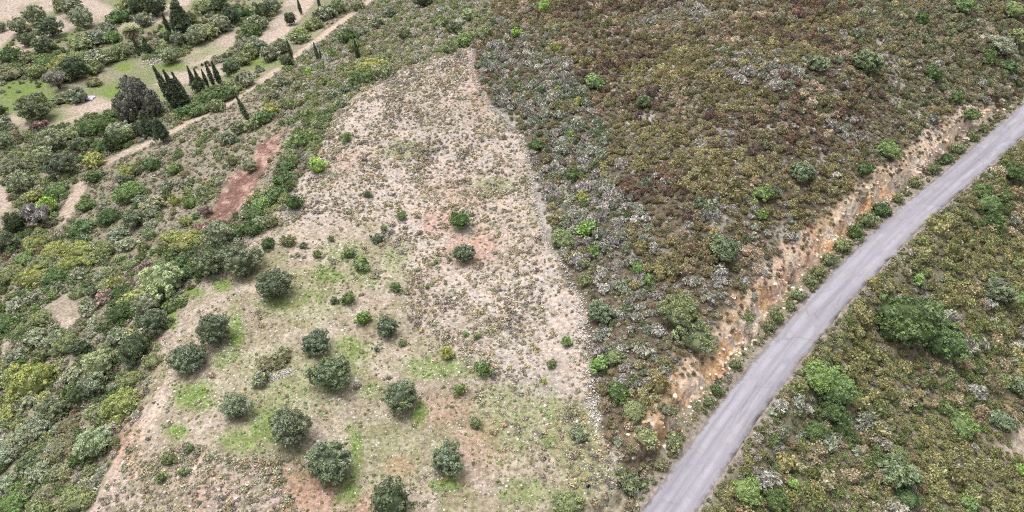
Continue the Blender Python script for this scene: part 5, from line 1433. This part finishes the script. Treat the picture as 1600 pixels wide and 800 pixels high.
# ------------------------------------------------------------------ palm
def build_palm():
    rng = random.Random(3)
    g, dep = ground([214], [77]); g = g[0]
    root = bpy.data.objects.new('palm_tree', None); COL.objects.link(root); root.location = g
    tag(root, 'palm tree with a wide pale drooping crown on the valley terrace', 'palm tree')
    h = 6.3
    v, f = tube([(0, 0, -.3), (.05, 0, h * .4), (0, .1, h * .8), (0, 0, h)], [.6, .5, .55, .7], 10)
    link('trunk', mesh_np('palm_trunk', np.array(v), np.array(f), [M_BARK], smooth=True), root)
    def frond(L, droop, wdt):
        V, F, Lf = [], [], []
        n = 10
        for i in range(n):
            t0 = (i + .2) / n; 
            p = Vector((L * t0 * (1 - .25 * droop * t0), 0, L * (.55 * t0 - droop * t0 * t0)))
            for sgn in (-1, 1):
                ln = wdt * math.sin(math.pi * min(1, t0 * .85 + .12))
                e = p + Vector((ln * .55, sgn * ln, -ln * .35)); w_ = Vector((.2, 0, 0))
                o = len(V); V += [tuple(p - w_), tuple(p + w_), tuple(e + w_ * .3), tuple(e - w_ * .3)]; F.append((o, o + 1, o + 2, o + 3)); Lf.append((rng.random(), rng.random(), .5))
            q = Vector((L * (t0 + 1 / n) * (1 - .25 * droop * (t0 + 1 / n)), 0, L * (.55 * (t0 + 1 / n) - droop * (t0 + 1 / n) ** 2)))
            o = len(V); V += [tuple(p + Vector((0, -.05, 0))), tuple(p + Vector((0, .05, 0))), tuple(q + Vector((0, .04, 0))), tuple(q + Vector((0, -.04, 0)))]; F.append((o, o + 1, o + 2, o + 3)); Lf.append((.9, .3, .5))
        return mesh_np('palm_frond', np.array(V), np.array(F), [M_LEAF], np.array(Lf))
    kinds = [frond(4.3, .45, 1.0), frond(4.1, .75, .95), frond(3.5, 1.25, .8), frond(2.8, 1.8, .6)]
    n = 76
    for i in range(n):
        k = i / n
        me = kinds[0 if k < .28 else 1 if k < .58 else 2 if k < .8 else 3]
        o = link('frond', me, root, (0, 0, h)); o.rotation_euler = (0, -.5 + .75 * k + rng.uniform(-.1, .1) - (.2 if k < .15 else 0), i * 2.39996)
        c = (158, 158, 118) if k < .45 else (172, 162, 130) if k < .75 else (150, 136, 124)
        o['tint'] = [float(t) for t in lin(c) * .9]
build_palm()

# ------------------------------------------------------------------ white plastic scrap on the terrace
def build_sheet():
    g, dep = ground([140], [154]); g = g[0]
    n = 14
    a = np.linspace(-1, 1, n); X, Y = np.meshgrid(a, a)
    X = X + .12 * np.sin(Y * 5); 
    Z = .25 + .35 * fbm(X * 2 + 3, Y * 2, 7, 3) * (1.2 - np.hypot(X, Y) * .6)
    V = np.stack([X * 1.5, Y * 1.3, Z], -1).reshape(-1, 3) ; V = np.concatenate([V, V - [0, 0, .03]])
    idx = np.arange(n * n).reshape(n, n)
    F = np.stack([idx[:-1, :-1], idx[:-1, 1:], idx[1:, 1:], idx[1:, :-1]], -1).reshape(-1, 4)
    F = np.concatenate([F, F[:, ::-1] + n * n])
    o = link('plastic_sheet', mesh_np('plastic_sheet', V, F, [plain_mat('white_plastic', (205, 205, 212), .5, .1, 3)], smooth=True), None, g)
    tag(o, 'crumpled whitish plastic sheet lying on the grassy terrace edge', 'plastic sheet')
build_sheet()

# ------------------------------------------------------------------ the person
def build_person():
    g, dep = ground([918], [768.5]); g = g[0]
    J = {}; E = []
    def j(n, p, r, par=None):
        J[n] = (len(J), p, r)
        if par: E.append((J[par][0], J[n][0]))
    j('pelvis', (0, 0, .93), .15)
    j('waist', (0, -.02, 1.08), .135, 'pelvis'); j('chest', (0, -.06, 1.28), .16, 'waist'); j('neckb', (0, -.09, 1.43), .075, 'chest'); j('neck', (0, -.12, 1.5), .055, 'neckb')
    j('head', (0, -.15, 1.59), .095, 'neck'); j('top', (0, -.15, 1.69), .085, 'head')
    for s_, n in ((-1, 'l'), (1, 'r')):
        j('hip' + n, (s_ * .1, 0, .86), .1, 'pelvis'); j('knee' + n, (s_ * .12, -.05, .48), .068, 'hip' + n); j('ank' + n, (s_ * .13, .03, .1), .045, 'knee' + n); j('toe' + n, (s_ * .15, -.15, .035), .04, 'ank' + n)
        j('sh' + n, (s_ * .19, -.07, 1.38), .07, 'chest'); j('elb' + n, (s_ * .27, -.06, 1.1), .045, 'sh' + n); j('wri' + n, (s_ * .24, -.24, .93), .03, 'elb' + n); j('palm' + n, (s_ * .23, -.3, .88), .032, 'wri' + n)
        for k, (a, b) in enumerate(((-.035, .075), (-.012, .085), (.012, .08), (.034, .065))):
            j(f'f{k}{n}', (s_ * .23 + a, -.3 - b * .6, .88 - b * .5), .01, 'palm' + n); j(f'g{k}{n}', (s_ * .23 + a, -.3 - b * .75, .88 - b * 1.0), .008, f'f{k}{n}')
        j('th' + n, (s_ * .23 - s_ * .05, -.31, .88), .011, 'palm' + n); j('ti' + n, (s_ * .23 - s_ * .065, -.345, .86), .009, 'th' + n)
    me = bpy.data.meshes.new('body_frame')
    me.from_pydata([J[n][1] for n in J], E, [])
    o = bpy.data.objects.new('body_frame', me); COL.objects.link(o)
    sk = o.modifiers.new('skin', 'SKIN'); ss_ = o.modifiers.new('sub', 'SUBSURF'); ss_.levels = ss_.render_levels = 1
    for i, n in enumerate(J):
        me.skin_vertices[0].data[i].radius = (J[n][2],) * 2
    me.skin_vertices[0].data[0].use_root = True
    dg = bpy.context.evaluated_depsgraph_get()
    body = bpy.data.meshes.new_from_object(o.evaluated_get(dg))
    bpy.data.objects.remove(o)
    body.name = 'person'
    body.materials.clear()
    for m in (plain_mat('skin', (205, 165, 140), .6, .05), plain_mat('navy_cloth', (40, 42, 66), .9, .1), plain_mat('pale_blue_cloth', (205, 218, 234), .9, .08, k=.8), plain_mat('shoe', (215, 215, 215), .8, .1)): body.materials.append(m)
    for p in body.polygons:
        c = p.center; p.use_smooth = True
        if c.z < .1: k = 3
        elif c.z < .97 and abs(c.x) < .2 and c.y > -.2: k = 2
        elif c.z > 1.47: k = 0
        elif c.y < -.22 and c.z < 1.0: k = 0
        else: k = 1
        p.material_index = k
    root = link('person', body, None, (g[0], g[1], g[2]))
    root.rotation_euler = (0, 0, .2); root.scale = (1.06, 1.06, 1.06)
    tag(root, 'person in a dark top and pale blue trousers standing beside the bottom edge bush', 'person')
    bm = bmesh.new(); bmesh.ops.create_uvsphere(bm, u_segments=14, v_segments=10, radius=.118)
    for v in list(bm.verts):
        if v.co.z < -.05 and v.co.y < .02: bm.verts.remove(v)
    hm = bpy.data.meshes.new('hair'); bm.to_mesh(hm); bm.free(); hm.materials.append(plain_mat('dark_hair', (34, 30, 34), .7, .1))
    link('hair', hm, root, (0, -.135, 1.655))
build_person()
print('LABELS shared:', {k: n for k, n in USED.items() if n > 1})
print('tris', sum(sum(len(p.vertices) - 2 for p in m.polygons) * 0 + len(m.polygons) * 2 for m in bpy.data.meshes))

print('shrub labels shared', sum(1 for n in USED2.values() if n > 1))
